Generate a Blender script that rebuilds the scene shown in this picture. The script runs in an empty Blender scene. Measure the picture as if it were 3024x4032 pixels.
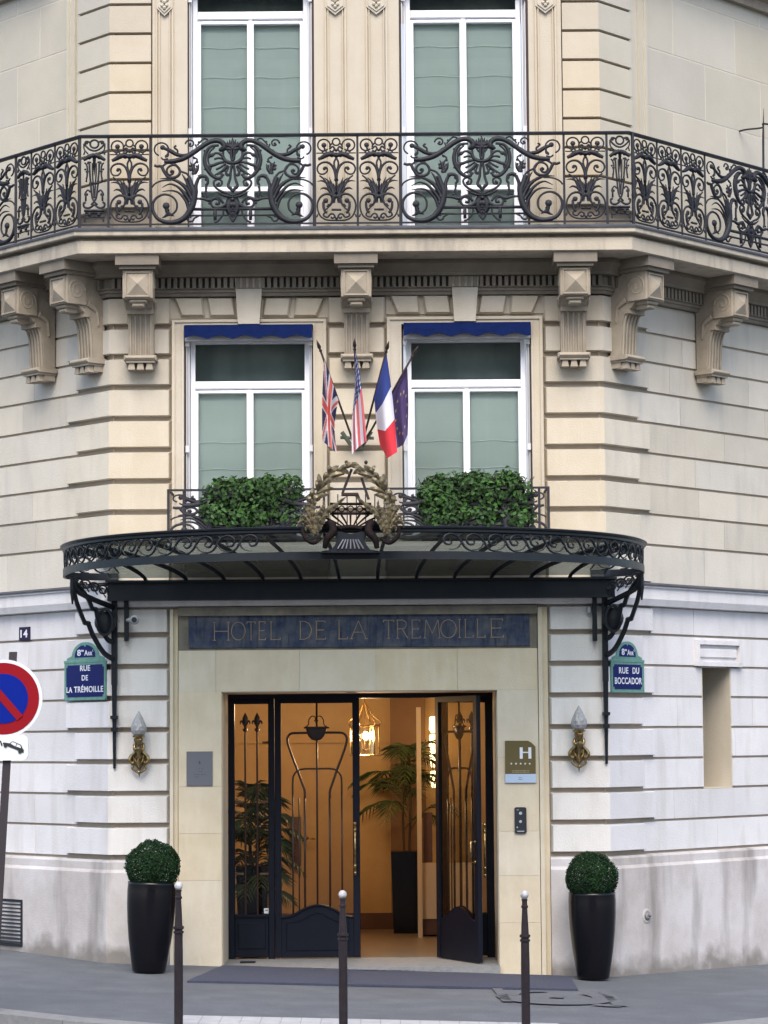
import bpy, math, random
from mathutils import Vector, Matrix
from mathutils.geometry import tessellate_polygon
R = math.radians
random.seed(7)
scene = bpy.context.scene
col = scene.collection

# ---------------------------------------------------------------- camera
FOC = 10200.0                      # focal length in pixels of a 3024 x 4032 frame
CAM = Vector((0.265, -25.5, 2.2))
PITCH = R(5.01)
ROLL = R(-0.42)
cam_d = bpy.data.cameras.new('camera')
cam = bpy.data.objects.new('camera', cam_d)
col.objects.link(cam)
cam_d.sensor_fit = 'VERTICAL'
cam_d.sensor_height = 36.0
cam_d.lens = FOC / 4032 * 36.0
cam_d.clip_start = 0.1
cam_d.clip_end = 1000
CM = Matrix.Rotation(R(90) + PITCH, 3, 'X') @ Matrix.Rotation(ROLL, 3, 'Z')
cam.matrix_world = Matrix.Translation(CAM) @ CM.to_4x4()
scene.camera = cam

# ---------------------------------------------------------------- world and sun
world = bpy.data.worlds.new('World')
scene.world = world
world.use_nodes = True
wn = world.node_tree
bg = wn.nodes['Background']
sky = wn.nodes.new('ShaderNodeTexSky')
sky.sky_type = 'NISHITA'
sky.sun_disc = False
sky.sun_elevation = R(50)
sky.sun_rotation = R(181)
sky.dust_density = 2.5
sky.air_density = 1.0
wn.links.new(sky.outputs[0], bg.inputs[0])
bg.inputs[1].default_value = 0.15
sun_d = bpy.data.lights.new('sun', 'SUN')
sun_d.energy = 1.35
sun_d.angle = R(40)
sun_d.color = (1.0, 0.93, 0.82)
sun = bpy.data.objects.new('sun', sun_d)
col.objects.link(sun)
el, az = R(50), R(181)             # azimuth from +Y clockwise
sdir = Vector((math.sin(az) * math.cos(el), math.cos(az) * math.cos(el), math.sin(el)))
sun.rotation_euler = sdir.to_track_quat('Z', 'Y').to_euler()
sun.location = (3, -15, 16)
vs = scene.view_settings
vs.view_transform = 'Standard'
vs.look = 'None'
vs.exposure = 1.27
vs.gamma = 1.0
vs.use_curve_mapping = False

# ---------------------------------------------------------------- frames
TH = R(47.5)
AX = 2.457                         # half width of the corner front
class Frame:
    def __init__(s, o, d, n):
        s.o = Vector(o); s.d = Vector(d); s.n = Vector(n)
    def p(s, a, d, z):             # along, outward, up
        v = s.o + s.d * a + s.n * d
        return Vector((v.x, v.y, z))
    def xy(s, a, d):
        v = s.o + s.d * a + s.n * d
        return (v.x, v.y)
FR = Frame((0, 0, 0), (1, 0, 0), (0, -1, 0))
RT = Frame((AX, 0, 0), (math.cos(TH), math.sin(TH), 0), (math.sin(TH), -math.cos(TH), 0))
LT = Frame((-AX, 0, 0), (-math.cos(TH), math.sin(TH), 0), (-math.sin(TH), -math.cos(TH), 0))

def ray(x, y):
    return CM @ Vector(((x - 1512) / FOC, -(y - 2016) / FOC, -1))
def F(x, y, fr=FR, d=0.0):         # measured point -> (along, z) on a plane of the facade
    r = ray(x, y)
    q = fr.o + fr.n * d
    t = (q - CAM).dot(fr.n) / r.dot(fr.n)
    p = CAM + r * t
    return (p - fr.o).dot(fr.d), p.z
K = 3024 / 1659
def U(x, y, fr=FR, d=0.0):
    return F(x * K, y * K, fr, d)
def FP(x, y, Y):                   # measured point at a given depth
    a, z = F(x, y, FR, -Y)
    return Vector((a, Y, z))
def gz(x, y=0):
    return -0.035 - 0.033 * x

# ---------------------------------------------------------------- mesh builder
class MB:
    def __init__(s):
        s.v = []; s.f = []; s.m = []; s.mi = 0; s.T = None
    def add(s, vs_, fs, mi=None):
        b = len(s.v)
        if s.T is not None:
            vs_ = [s.T(Vector(v)) for v in vs_]
        s.v.extend([tuple(v) for v in vs_])
        for f in fs:
            s.f.append(tuple(i + b for i in f)); s.m.append(s.mi if mi is None else mi)
    def hexa(s, pts):
        s.add(pts, [(0, 3, 2, 1), (4, 5, 6, 7), (0, 1, 5, 4), (1, 2, 6, 5), (2, 3, 7, 6), (3, 0, 4, 7)])
    def box(s, x0, x1, y0, y1, z0, z1):
        s.hexa([(x0, y0, z0), (x1, y0, z0), (x1, y1, z0), (x0, y1, z0), (x0, y0, z1), (x1, y0, z1), (x1, y1, z1), (x0, y1, z1)])
    def fbox(s, fr, a0, a1, d0, d1, z0, z1, taper=0):
        P = fr.p
        s.hexa([P(a0, d1, z0), P(a1, d1, z0), P(a1, d0, z0), P(a0, d0, z0), P(a0, d1, z1), P(a1, d1, z1), P(a1, d0, z1), P(a0, d0, z1)])
    def bbox(s, fr, a0, a1, d0, d1, z0, z1, c):      # box with a bevelled outer face
        P = fr.p
        o = [P(a0, d0, z0), P(a1, d0, z0), P(a1, d0, z1), P(a0, d0, z1)]
        m = [P(a0, d1 - c, z0), P(a1, d1 - c, z0), P(a1, d1 - c, z1), P(a0, d1 - c, z1)]
        i = [P(a0 + c, d1, z0 + c), P(a1 - c, d1, z0 + c), P(a1 - c, d1, z1 - c), P(a0 + c, d1, z1 - c)]
        fs = [(8, 9, 10, 11), (3, 2, 1, 0)]
        for k in range(4):
            k2 = (k + 1) % 4
            fs += [(k, k2, 4 + k2, 4 + k), (4 + k, 4 + k2, 8 + k2, 8 + k)]
        s.add(o + m + i, fs)
    def prism(s, poly, fn, h0, h1):                  # poly of 2D points, fn(a,b,h)->3D
        n = len(poly)
        vs_ = [fn(a, b, h0) for a, b in poly] + [fn(a, b, h1) for a, b in poly]
        tri = tessellate_polygon([[Vector((a, b, 0)) for a, b in poly]])
        fs = [tuple(t) for t in tri] + [tuple(n + i for i in reversed(t)) for t in tri]
        for i in range(n):
            j = (i + 1) % n
            fs.append((i, j, n + j, n + i))
        s.add(vs_, fs)
    def tube(s, pts, r, n=6, cap=True, flat=None):
        pts = [Vector(p) for p in pts]
        m = len(pts)
        if m < 2: return
        rs = r if isinstance(r, (list, tuple)) else [r] * m
        vs_ = []; up = None
        for i in range(m):
            t = (pts[min(i + 1, m - 1)] - pts[max(i - 1, 0)])
            if t.length < 1e-9: t = Vector((0, 0, 1))
            t.normalize()
            if up is None:
                up = Vector((0, 1, 0)) if abs(t.y) < 0.9 else Vector((1, 0, 0))
            a = t.cross(up)
            if a.length < 1e-6: a = t.cross(Vector((1, 0, 0)))
            a.normalize(); b = a.cross(t).normalized()
            if flat is None: up = b if abs(b.dot(up)) > 0.2 else up
            for k in range(n):
                an = 2 * math.pi * k / n
                vs_.append(pts[i] + a * (math.cos(an) * rs[i]) + b * (math.sin(an) * rs[i] * (flat or 1)))
        fs = []
        for i in range(m - 1):
            for k in range(n):
                k2 = (k + 1) % n
                fs.append((i * n + k, i * n + k2, (i + 1) * n + k2, (i + 1) * n + k))
        if cap:
            fs.append(tuple(range(n))[::-1]); fs.append(tuple((m - 1) * n + k for k in range(n)))
        s.add(vs_, fs)
    def lathe(s, prof, c, n=20, ax=(0, 0, 1), sx=1, sy=1, jit=None):
        c = Vector(c); ax = Vector(ax).normalized()
        a = ax.orthogonal().normalized() if abs(ax.z) < 0.99 else Vector((1, 0, 0))
        b = ax.cross(a).normalized()
        vs_ = []; fs = []
        for r, h in prof:
            for k in range(n):
                an = 2 * math.pi * k / n
                rr = r * (jit(an, h) if jit else 1)
                vs_.append(c + ax * h + a * (math.cos(an) * rr * sx) + b * (math.sin(an) * rr * sy))
        for i in range(len(prof) - 1):
            for k in range(n):
                k2 = (k + 1) % n
                fs.append((i * n + k, i * n + k2, (i + 1) * n + k2, (i + 1) * n + k))
        fs.append(tuple(range(n))[::-1]); m = len(prof) - 1
        fs.append(tuple(m * n + k for k in range(n)))
        s.add(vs_, fs)
    def ball(s, c, r, n=10, sx=1, sy=1, sz=1):
        h = max(4, n // 2)
        prof = [(max(1e-4, r * math.sin(math.pi * i / h)), -r * sz * math.cos(math.pi * i / h)) for i in range(h + 1)]
        s.lathe(prof, c, n, sx=sx, sy=sy)
    def leaf(s, pts, ws, ridge=0.25, nrm=(0, -1, 0), thick=0.004):
        nrm = Vector(nrm).normalized()
        pts = [Vector(p) for p in pts]; m = len(pts); vs_ = []; fs = []
        for i in range(m):
            t = (pts[min(i + 1, m - 1)] - pts[max(i - 1, 0)]).normalized()
            a = t.cross(nrm).normalized(); w = ws[i]
            vs_ += [pts[i] - a * w, pts[i] + nrm * (w * ridge + thick), pts[i] + a * w, pts[i] - nrm * thick]
        for i in range(m - 1):
            for k in range(4):
                k2 = (k + 1) % 4
                fs.append((i * 4 + k, i * 4 + k2, (i + 1) * 4 + k2, (i + 1) * 4 + k))
        fs += [(0, 1, 2, 3), tuple((m - 1) * 4 + k for k in (3, 2, 1, 0))]
        s.add(vs_, fs)

def cr(pts, n=5):                                    # Catmull-Rom through points
    pts = [Vector(p) for p in pts]; out = []
    for i in range(len(pts) - 1):
        p0 = pts[max(i - 1, 0)]; p1 = pts[i]; p2 = pts[i + 1]; p3 = pts[min(i + 2, len(pts) - 1)]
        for k in range(n):
            t = k / n
            out.append(0.5 * ((2 * p1) + (p2 - p0) * t + (2 * p0 - 5 * p1 + 4 * p2 - p3) * t * t + (3 * p1 - p0 - 3 * p2 + p3) * t ** 3))
    out.append(pts[-1])
    return out
def lerp_list(vals, n):
    out = []
    for i in range(n):
        t = i / max(1, n - 1) * (len(vals) - 1); k = min(int(t), len(vals) - 2)
        out.append(vals[k] + (vals[k + 1] - vals[k]) * (t - k))
    return out

def offset_path(path, d):                            # plan polyline, outward is to the right of travel
    out = []; n = len(path)
    ns = []
    for i in range(n - 1):
        t = (Vector(path[i + 1]) - Vector(path[i])).normalized()
        ns.append(Vector((t.y, -t.x)))
    for i in range(n):
        p = Vector(path[i])
        if i == 0: q = p + ns[0] * d
        elif i == n - 1: q = p + ns[-1] * d
        else:
            b = (ns[i - 1] + ns[i]); b.normalize()
            q = p + b * (d / b.dot(ns[i]))
        out.append(q)
    return out
def trim(path, a, b):
    p = [q.copy() for q in path]
    p[0] = p[0] + (p[1] - p[0]).normalized() * a
    p[-1] = p[-1] + (p[-2] - p[-1]).normalized() * b
    return p
def block(mb, path, z0, z1, d0, d1, cb=.035, ct=.02, c0=.03, c1=.03):
    A = offset_path(path, d0); B = trim(offset_path(path, d1), c0, c1); n = len(path)
    rows = [[(p.x, p.y, z0) for p in A], [(p.x, p.y, z0 + cb * .82) for p in A], [(p.x, p.y, z0 + cb) for p in B], [(p.x, p.y, z1 - ct) for p in B], [(p.x, p.y, z1) for p in A]]
    vs_ = [v for r in rows for v in r]; fs = []
    for r in range(4):
        for i in range(n - 1):
            fs.append((r * n + i, r * n + i + 1, (r + 1) * n + i + 1, (r + 1) * n + i))
    fs.append((0, n, 2 * n, 3 * n, 4 * n)); fs.append((n - 1, 5 * n - 1, 4 * n - 1, 3 * n - 1, 2 * n - 1))
    mb.add(vs_, fs)
def sweep(mb, path, prof, closed_prof=True):         # prof: (outward, z) list swept along a plan path
    rows = [[(p.x, p.y, z) for p in offset_path(path, d)] for d, z in prof]
    n = len(path); m = len(prof); vs_ = [v for r in rows for v in r]; fs = []
    for r in range(m if closed_prof else m - 1):
        r2 = (r + 1) % m
        for i in range(n - 1):
            fs.append((r * n + i, r * n + i + 1, r2 * n + i + 1, r2 * n + i))
    if closed_prof:
        tri = tessellate_polygon([[Vector((d, z, 0)) for d, z in prof]])
        for t in tri:
            fs.append(tuple(k * n for k in t)); fs.append(tuple(k * n + n - 1 for k in reversed(t)))
    mb.add(vs_, fs)

# ---------------------------------------------------------------- objects
ORG = {}
def thing(name, label, cat, loc=(0, 0, 0), group=None, rot=0):
    o = bpy.data.objects.new(name, None); col.objects.link(o)
    o.location = loc; o.rotation_euler = (0, 0, rot); o.empty_display_size = 0.1
    o['label'] = label; o['category'] = cat; o['kind'] = 'thing'
    if group: o['group'] = group
    ORG[o] = Vector(loc) if rot == 0 else Vector((0, 0, 0))
    return o
def build(name, mb, mats, parent=None, smooth=False, local=False, label=None, org=None):
    me = bpy.data.meshes.new(name)
    off = Vector((0, 0, 0))
    if parent is not None and not local: off = ORG[parent]
    if org is not None: off = Vector(org)
    me.from_pydata([(v[0] - off.x, v[1] - off.y, v[2] - off.z) for v in mb.v], [], mb.f)
    for m in (mats if isinstance(mats, (list, tuple)) else [mats]): me.materials.append(m)
    me.polygons.foreach_set('material_index', mb.m)
    if smooth:
        me.polygons.foreach_set('use_smooth', [True] * len(mb.f))
    me.validate(); me.update()
    o = bpy.data.objects.new(name, me); col.objects.link(o)
    if parent is not None: o.parent = parent
    if org is not None: o.location = off
    ORG[o] = off
    if label: o['label'] = label
    return o
def single(name, mb, mats, label, cat, org, smooth=False, group=None, kind='thing'):
    o = build(name, mb, mats, None, smooth, org=org)
    o['label'] = label; o['category'] = cat; o['kind'] = kind
    if group: o['group'] = group
    return o
def dup(root, loc, label, rot=None):
    r = root.copy(); col.objects.link(r); r.location = loc; r['label'] = label
    if rot is not None: r.rotation_euler = rot
    for ch in list(root.children):
        c = ch.copy(); col.objects.link(c); c.parent = r
        for g in ch.children:
            e = g.copy(); col.objects.link(e); e.parent = c
    return r

# ---------------------------------------------------------------- materials
def mat(name, base, rough=.6, metal=0.0, spec=.5, noise=None, nscale=8, bump=0, bscale=60, var=None, island=0, streak=0, scol=None, sscale=2.0, coat=0, speck=False, base_dirt=None, trans=0, alpha=None, emit=None, estr=0):
    m = bpy.data.materials.new(name); m.use_nodes = True
    nt = m.node_tree; b = nt.nodes['Principled BSDF']
    b.inputs['Base Color'].default_value = (*base, 1)
    b.inputs['Roughness'].default_value = rough
    b.inputs['Metallic'].default_value = metal
    b.inputs['Specular IOR Level'].default_value = spec
    if coat: b.inputs['Coat Weight'].default_value = coat; b.inputs['Coat Roughness'].default_value = .08
    if emit: b.inputs['Emission Color'].default_value = (*emit, 1); b.inputs['Emission Strength'].default_value = estr
    L = nt.links.new
    geo = None
    def pos(sc):
        nonlocal geo
        if geo is None: geo = nt.nodes.new('ShaderNodeNewGeometry')
        mp = nt.nodes.new('ShaderNodeMapping'); L(geo.outputs['Position'], mp.inputs[0]); mp.inputs['Scale'].default_value = sc
        return mp.outputs[0]
    cur = None
    if noise or island or streak:
        rgb = nt.nodes.new('ShaderNodeRGB'); rgb.outputs[0].default_value = (*base, 1); cur = rgb.outputs[0]
    def mixc(fac, c2, cur, blend='MIX'):
        mx = nt.nodes.new('ShaderNodeMix'); mx.data_type = 'RGBA'; mx.blend_type = blend
        L(fac, mx.inputs[0]); L(cur, mx.inputs[6])
        if isinstance(c2, tuple): mx.inputs[7].default_value = (*c2, 1)
        else: L(c2, mx.inputs[7])
        return mx.outputs[2]
    if noise:
        n1 = nt.nodes.new('ShaderNodeTexNoise'); n1.inputs['Scale'].default_value = nscale; n1.inputs['Detail'].default_value = 6; n1.inputs['Roughness'].default_value = .65
        L(pos((1, 1, 1)), n1.inputs['Vector'])
        rp = nt.nodes.new('ShaderNodeMapRange'); rp.inputs[1].default_value = .35; rp.inputs[2].default_value = .7
        L(n1.outputs[0], rp.inputs[0]); cur = mixc(rp.outputs[0], tuple(noise), cur)
    if streak:
        n2 = nt.nodes.new('ShaderNodeTexNoise'); n2.inputs['Scale'].default_value = sscale; n2.inputs['Detail'].default_value = 5
        L(pos((3.2, 3.2, .55)), n2.inputs['Vector'])
        rp = nt.nodes.new('ShaderNodeMapRange'); rp.inputs[1].default_value = .5; rp.inputs[2].default_value = .72; rp.inputs[4].default_value = streak
        L(n2.outputs[0], rp.inputs[0]); cur = mixc(rp.outputs[0], tuple(scol), cur)
    if island:
        geo2 = nt.nodes.new('ShaderNodeNewGeometry')
        hs = nt.nodes.new('ShaderNodeHueSaturation')
        mr = nt.nodes.new('ShaderNodeMapRange'); mr.inputs[3].default_value = 1 - island; mr.inputs[4].default_value = 1 + island
        L(geo2.outputs['Random Per Island'], mr.inputs[0]); L(mr.outputs[0], hs.inputs['Value']); L(cur, hs.inputs['Color'])
        mul = nt.nodes.new('ShaderNodeMath'); mul.operation = 'MULTIPLY'; mul.inputs[1].default_value = 7.31
        L(geo2.outputs['Random Per Island'], mul.inputs[0])
        fr_ = nt.nodes.new('ShaderNodeMath'); fr_.operation = 'FRACT'; L(mul.outputs[0], fr_.inputs[0])
        mr2 = nt.nodes.new('ShaderNodeMapRange'); mr2.inputs[3].default_value = .85; mr2.inputs[4].default_value = 1.2
        L(fr_.outputs[0], mr2.inputs[0]); L(mr2.outputs[0], hs.inputs['Saturation'])
        cur = hs.outputs[0]
    if speck:                                         # gum, grit and patched areas
        gs = nt.nodes.new('ShaderNodeNewGeometry')
        vo = nt.nodes.new('ShaderNodeTexVoronoi'); vo.inputs['Scale'].default_value = 2.6; L(gs.outputs['Position'], vo.inputs['Vector'])
        m1 = nt.nodes.new('ShaderNodeMapRange'); m1.inputs[1].default_value = .035; m1.inputs[2].default_value = .06; m1.inputs[3].default_value = .55; m1.inputs[4].default_value = 0
        L(vo.outputs['Distance'], m1.inputs[0]); cur = mixc(m1.outputs[0], (.05, .05, .052), cur)
        n5 = nt.nodes.new('ShaderNodeTexNoise'); n5.inputs['Scale'].default_value = 55; n5.inputs['Detail'].default_value = 3; L(gs.outputs['Position'], n5.inputs['Vector'])
        m5 = nt.nodes.new('ShaderNodeMapRange'); m5.inputs[1].default_value = .60; m5.inputs[2].default_value = .72; m5.inputs[4].default_value = .6
        L(n5.outputs[0], m5.inputs[0]); cur = mixc(m5.outputs[0], (.19, .195, .205), cur)
        n6 = nt.nodes.new('ShaderNodeTexNoise'); n6.inputs['Scale'].default_value = .45; n6.inputs['Detail'].default_value = 2; L(gs.outputs['Position'], n6.inputs['Vector'])
        m6 = nt.nodes.new('ShaderNodeMapRange'); m6.inputs[1].default_value = .50; m6.inputs[2].default_value = .53; m6.inputs[4].default_value = .35
        L(n6.outputs[0], m6.inputs[0]); cur = mixc(m6.outputs[0], (.072, .077, .087), cur)
    if base_dirt:                                     # splash-back grime near the pavement
        gd = nt.nodes.new('ShaderNodeNewGeometry'); sp = nt.nodes.new('ShaderNodeSeparateXYZ'); L(gd.outputs['Position'], sp.inputs[0])
        sl = nt.nodes.new('ShaderNodeMath'); sl.operation = 'MULTIPLY_ADD'; sl.inputs[1].default_value = .033; L(sp.outputs[0], sl.inputs[0]); L(sp.outputs[2], sl.inputs[2])
        nd = nt.nodes.new('ShaderNodeTexNoise'); nd.inputs['Scale'].default_value = 4; nd.inputs['Detail'].default_value = 7; L(gd.outputs['Position'], nd.inputs['Vector'])
        ad = nt.nodes.new('ShaderNodeMath'); ad.operation = 'MULTIPLY_ADD'; ad.inputs[1].default_value = -.55; L(nd.outputs[0], ad.inputs[0]); L(sl.outputs[0], ad.inputs[2])
        mr = nt.nodes.new('ShaderNodeMapRange'); mr.inputs[1].default_value = -.30; mr.inputs[2].default_value = -.10; mr.inputs[3].default_value = .85; mr.inputs[4].default_value = 0
        L(ad.outputs[0], mr.inputs[0]); cur = mixc(mr.outputs[0], tuple(base_dirt), cur)
    if cur is not None: L(cur, b.inputs['Base Color'])
    if bump:
        n3 = nt.nodes.new('ShaderNodeTexNoise'); n3.inputs['Scale'].default_value = bscale; n3.inputs['Detail'].default_value = 8
        L(pos((1, 1, 1)), n3.inputs['Vector'])
        bp = nt.nodes.new('ShaderNodeBump'); bp.inputs['Strength'].default_value = bump; bp.inputs['Distance'].default_value = .01
        L(n3.outputs[0], bp.inputs['Height']); L(bp.outputs[0], b.inputs['Normal'])
    return m
def glass(name, tint, ior=1.5, base_refl=0.04):
    m = bpy.data.materials.new(name); m.use_nodes = True; nt = m.node_tree; nt.nodes.clear()
    out = nt.nodes.new('ShaderNodeOutputMaterial'); mx = nt.nodes.new('ShaderNodeMixShader')
    tr = nt.nodes.new('ShaderNodeBsdfTransparent'); tr.inputs[0].default_value = (*tint, 1)
    gl = nt.nodes.new('ShaderNodeBsdfGlossy'); gl.inputs['Roughness'].default_value = .02
    fr = nt.nodes.new('ShaderNodeFresnel'); fr.inputs[0].default_value = ior
    nt.links.new(fr.outputs[0], mx.inputs[0]); nt.links.new(tr.outputs[0], mx.inputs[1]); nt.links.new(gl.outputs[0], mx.inputs[2]); nt.links.new(mx.outputs[0], out.inputs[0])
    return m

M = {}
M['cream'] = mat('cream_limestone', (.455, .41, .34), .85, noise=(.41, .36, .28), nscale=2.2, bump=.3, island=.06, streak=.35, scol=(.53, .49, .41))
M['pale'] = mat('pale_limestone', (.63, .61, .595), .85, noise=(.56, .54, .52), nscale=2.0, bump=.35, island=.07, streak=.5, scol=(.45, .42, .39))
M['side'] = mat('grey_limestone', (.515, .48, .415), .85, noise=(.46, .425, .36), nscale=1.6, bump=.35, island=.085, streak=.5, scol=(.36, .34, .31))
M['sidepale'] = mat('white_grey_limestone', (.60, .59, .60), .85, noise=(.53, .52, .53), nscale=1.6, bump=.35, island=.07, streak=.5, scol=(.42, .40, .385))
M['ashlar'] = mat('ashlar_limestone', (.47, .435, .365), .85, noise=(.42, .39, .32), nscale=1.3, bump=.25, island=.05, streak=.25, scol=(.44, .42, .37))
M['mortar'] = mat('light_mortar', (.57, .53, .45), .9, noise=(.51, .47, .40), nscale=5)
M['upper'] = mat('tan_limestone', (.455, .405, .325), .85, noise=(.415, .36, .28), nscale=2.2, bump=.25, island=.06, streak=.3, scol=(.50, .45, .37))
M['backing'] = mat('joint_stone', (.33, .28, .22), .9, noise=(.28, .235, .185), nscale=6)
M['surround'] = mat('door_surround_stone', (.55, .485, .38), .8, noise=(.48, .415, .31), nscale=3, bump=.2, island=.03, streak=.45, scol=(.57, .53, .44), sscale=3.5)
M['plinth'] = mat('weathered_plinth', (.50, .48, .485), .9, noise=(.34, .31, .29), nscale=1.3, bump=.35, island=.04, streak=.8, scol=(.19, .175, .165), sscale=1.1, base_dirt=(.16, .145, .13))
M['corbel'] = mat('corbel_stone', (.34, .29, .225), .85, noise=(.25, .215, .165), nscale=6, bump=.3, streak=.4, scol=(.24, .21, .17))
M['slab'] = mat('balcony_stone', (.44, .39, .31), .85, noise=(.36, .315, .25), nscale=3, bump=.3, streak=.6, scol=(.20, .18, .16), sscale=3)
M['lead'] = mat('lead_flashing', (.045, .048, .06), .7, spec=.2, noise=(.075, .08, .09), nscale=5)
M['slab_shade'] = mat('slab_shade_moulding', (.15, .13, .105), .9, noise=(.22, .19, .15), nscale=3)  # darker stone, shade under the balcony slab put into its colour
M['darkstone'] = mat('dark_lintel_stone', (.11, .10, .085), .85, noise=(.22, .195, .155), nscale=4)
M['white'] = mat('white_window_paint', (.82, .83, .88), .4)
M['shutter'] = mat('grey_white_metal', (.55, .55, .57), .5)
M['brown'] = mat('dark_brown_jamb', (.045, .028, .028), .7)
M['blind'] = mat('sage_blind_fabric', (.55, .61, .575), .9, noise=(.51, .575, .54), nscale=3)
M['seam'] = mat('blind_seam', (.85, .9, .87), .9)
M['dark'] = mat('dark_room', (.20, .235, .225), .9, noise=(.29, .33, .315), nscale=1.6, streak=.6, scol=(.14, .165, .16), sscale=1.2)
M['iron'] = mat('wrought_iron', (.010, .011, .016), .6, spec=.3, noise=(.018, .019, .026), nscale=25)
M['canopy'] = mat('canopy_paint', (.006, .009, .014), .4, spec=.3, noise=(.010, .013, .018), nscale=10)
M['navy'] = mat('navy_door_paint', (.004, .006, .013), .4, spec=.22, noise=(.006, .008, .016), nscale=7)
M['bar'] = mat('bronzed_bars', (.035, .02, .018), .4, metal=.3)
M['brass'] = mat('brass', (.46, .34, .16), .3, metal=1.0, noise=(.12, .08, .04), nscale=38)
M['gilt'] = mat('aged_gilding', (.215, .175, .10), .5, metal=.5, noise=(.03, .026, .02), nscale=24)
M['leafdark'] = mat('tarnished_bronze', (.006, .005, .006), .75, spec=.1, noise=(.02, .012, .011), nscale=18)
M['glass'] = glass('window_glass', (.92, .97, .96))
M['glassdoor'] = glass('door_glass', (.93, .93, .92))
M['glassroof'] = glass('canopy_glass', (.30, .36, .375), 1.5)
M['blue'] = mat('blue_awning_cloth', (.006, .016, .082), .9, spec=.1, noise=(.004, .011, .06), nscale=12)
M['leaf'] = mat('hedge_leaf', (.036, .078, .022), .75, spec=.2, island=.6, noise=(.018, .045, .014), nscale=7)
M['box'] = mat('boxwood_leaf', (.012, .034, .012), .8, spec=.15, island=.6, noise=(.007, .022, .009), nscale=10)
M['twig'] = mat('twig', (.05, .035, .02), .8)
M['palm'] = mat('palm_leaf', (.045, .075, .025), .5, island=.3)
M['pot'] = mat('black_glazed_pot', (.003, .003, .005), .25, spec=.3)
M['soil'] = mat('soil', (.02, .015, .01), .95)
M['asphalt'] = mat('pavement_asphalt', (.098, .106, .120), .9, noise=(.075, .081, .092), nscale=2.3, bump=.8, bscale=90, streak=.55, scol=(.125, .132, .144), sscale=.8, speck=True)
M['road'] = mat('road_asphalt', (.06, .065, .075), .9, noise=(.045, .05, .058), nscale=2, bump=.5, bscale=150)
M['kerb'] = mat('granite_kerb', (.22, .22, .22), .8, noise=(.16, .165, .17), nscale=14, bump=.3, island=.08)
M['tactile'] = mat('white_paving_strip', (.40, .40, .40), .8, noise=(.30, .30, .31), nscale=7, island=.03)
M['mat'] = mat('navy_carpet', (.030, .036, .062), .95, noise=(.042, .048, .078), nscale=30, bump=.4, bscale=300)
M['stainmark'] = mat('dark_paint_mark', (.074, .079, .09), .9, noise=(.10, .107, .12), nscale=9)
M['bollard'] = mat('brown_bollard_paint', (.014, .010, .013), .45, spec=.25, noise=(.024, .018, .021), nscale=20)
M['ballwhite'] = mat('worn_ball_paint', (.50, .50, .52), .45, noise=(.22, .22, .23), nscale=26)
M['signred'] = mat('sign_red', (.22, .006, .012), .55, spec=.1)
M['signblue'] = mat('sign_blue', (.001, .012, .20), .55, spec=.1)
M['signwhite'] = mat('sign_white', (.60, .63, .68), .5, spec=.2)
M['black'] = mat('black_paint', (.012, .012, .016), .5)
M['poleb'] = mat('brown_pole_paint', (.026, .02, .025), .5)
M['enamel'] = mat('blue_enamel', (.005, .009, .09), .4, spec=.15)
M['enamelg'] = mat('green_enamel', (.13, .27, .23), .5, spec=.2, noise=(.09, .19, .165), nscale=20)
M['enamelw'] = mat('white_enamel_letter', (.60, .62, .68), .5, spec=.2)
M['plum'] = mat('plum_enamel', (.02, .013, .04), .5, spec=.15)
M['marble'] = mat('blue_marble', (.022, .036, .082), .5, spec=.15, noise=(.10, .105, .12), nscale=6, streak=.6, scol=(.008, .012, .028), sscale=11)
M['gold'] = mat('gold_leaf_letter', (.30, .22, .15), .6, noise=(.14, .12, .11), nscale=9)
M['steelp'] = mat('grey_steel_plate', (.12, .125, .145), .5, metal=.2)
M['etch'] = mat('etched_mark', (.045, .048, .06), .6)
M['olive'] = mat('olive_plate', (.105, .082, .034), .5, spec=.2)
M['pale_blue'] = mat('pale_blue_plate', (.36, .45, .58), .5, spec=.2)
M['dkplastic'] = mat('dark_plastic', (.02, .024, .032), .35)
M['greyp'] = mat('grey_plastic', (.35, .36, .38), .5)
M['greymetal'] = mat('dark_grey_metal', (.016, .018, .024), .6, spec=.2)
M['amber'] = mat('amber_wall_paint', (.46, .32, .15), .7, noise=(.40, .27, .12), nscale=2)
M['amber2'] = mat('brown_wall_panel', (.20, .115, .06), .7, noise=(.17, .095, .05), nscale=2)
M['lobbyfloor'] = mat('lobby_stone_floor', (.20, .155, .11), .35, noise=(.16, .12, .085), nscale=3)
M['creamwood'] = mat('cream_woodwork', (.55, .47, .34), .5)
M['wood'] = mat('brown_wood', (.09, .045, .03), .45)
M['bulb'] = mat('lit_bulb', (1, .8, .5), .5, emit=(1, .55, .2), estr=22)
M['sconce'] = mat('lit_shade', (1, .8, .5), .5, emit=(1, .66, .3), estr=2)
M['flame'] = mat('frosted_flame_glass', (.33, .33, .335), .4, noise=(.20, .20, .21), nscale=45)
M['fgreen'] = mat('verdigris_holder', (.06, .075, .055), .6)
M['cpole'] = mat('dark_wood_pole', (.035, .018, .016), .5)
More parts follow.
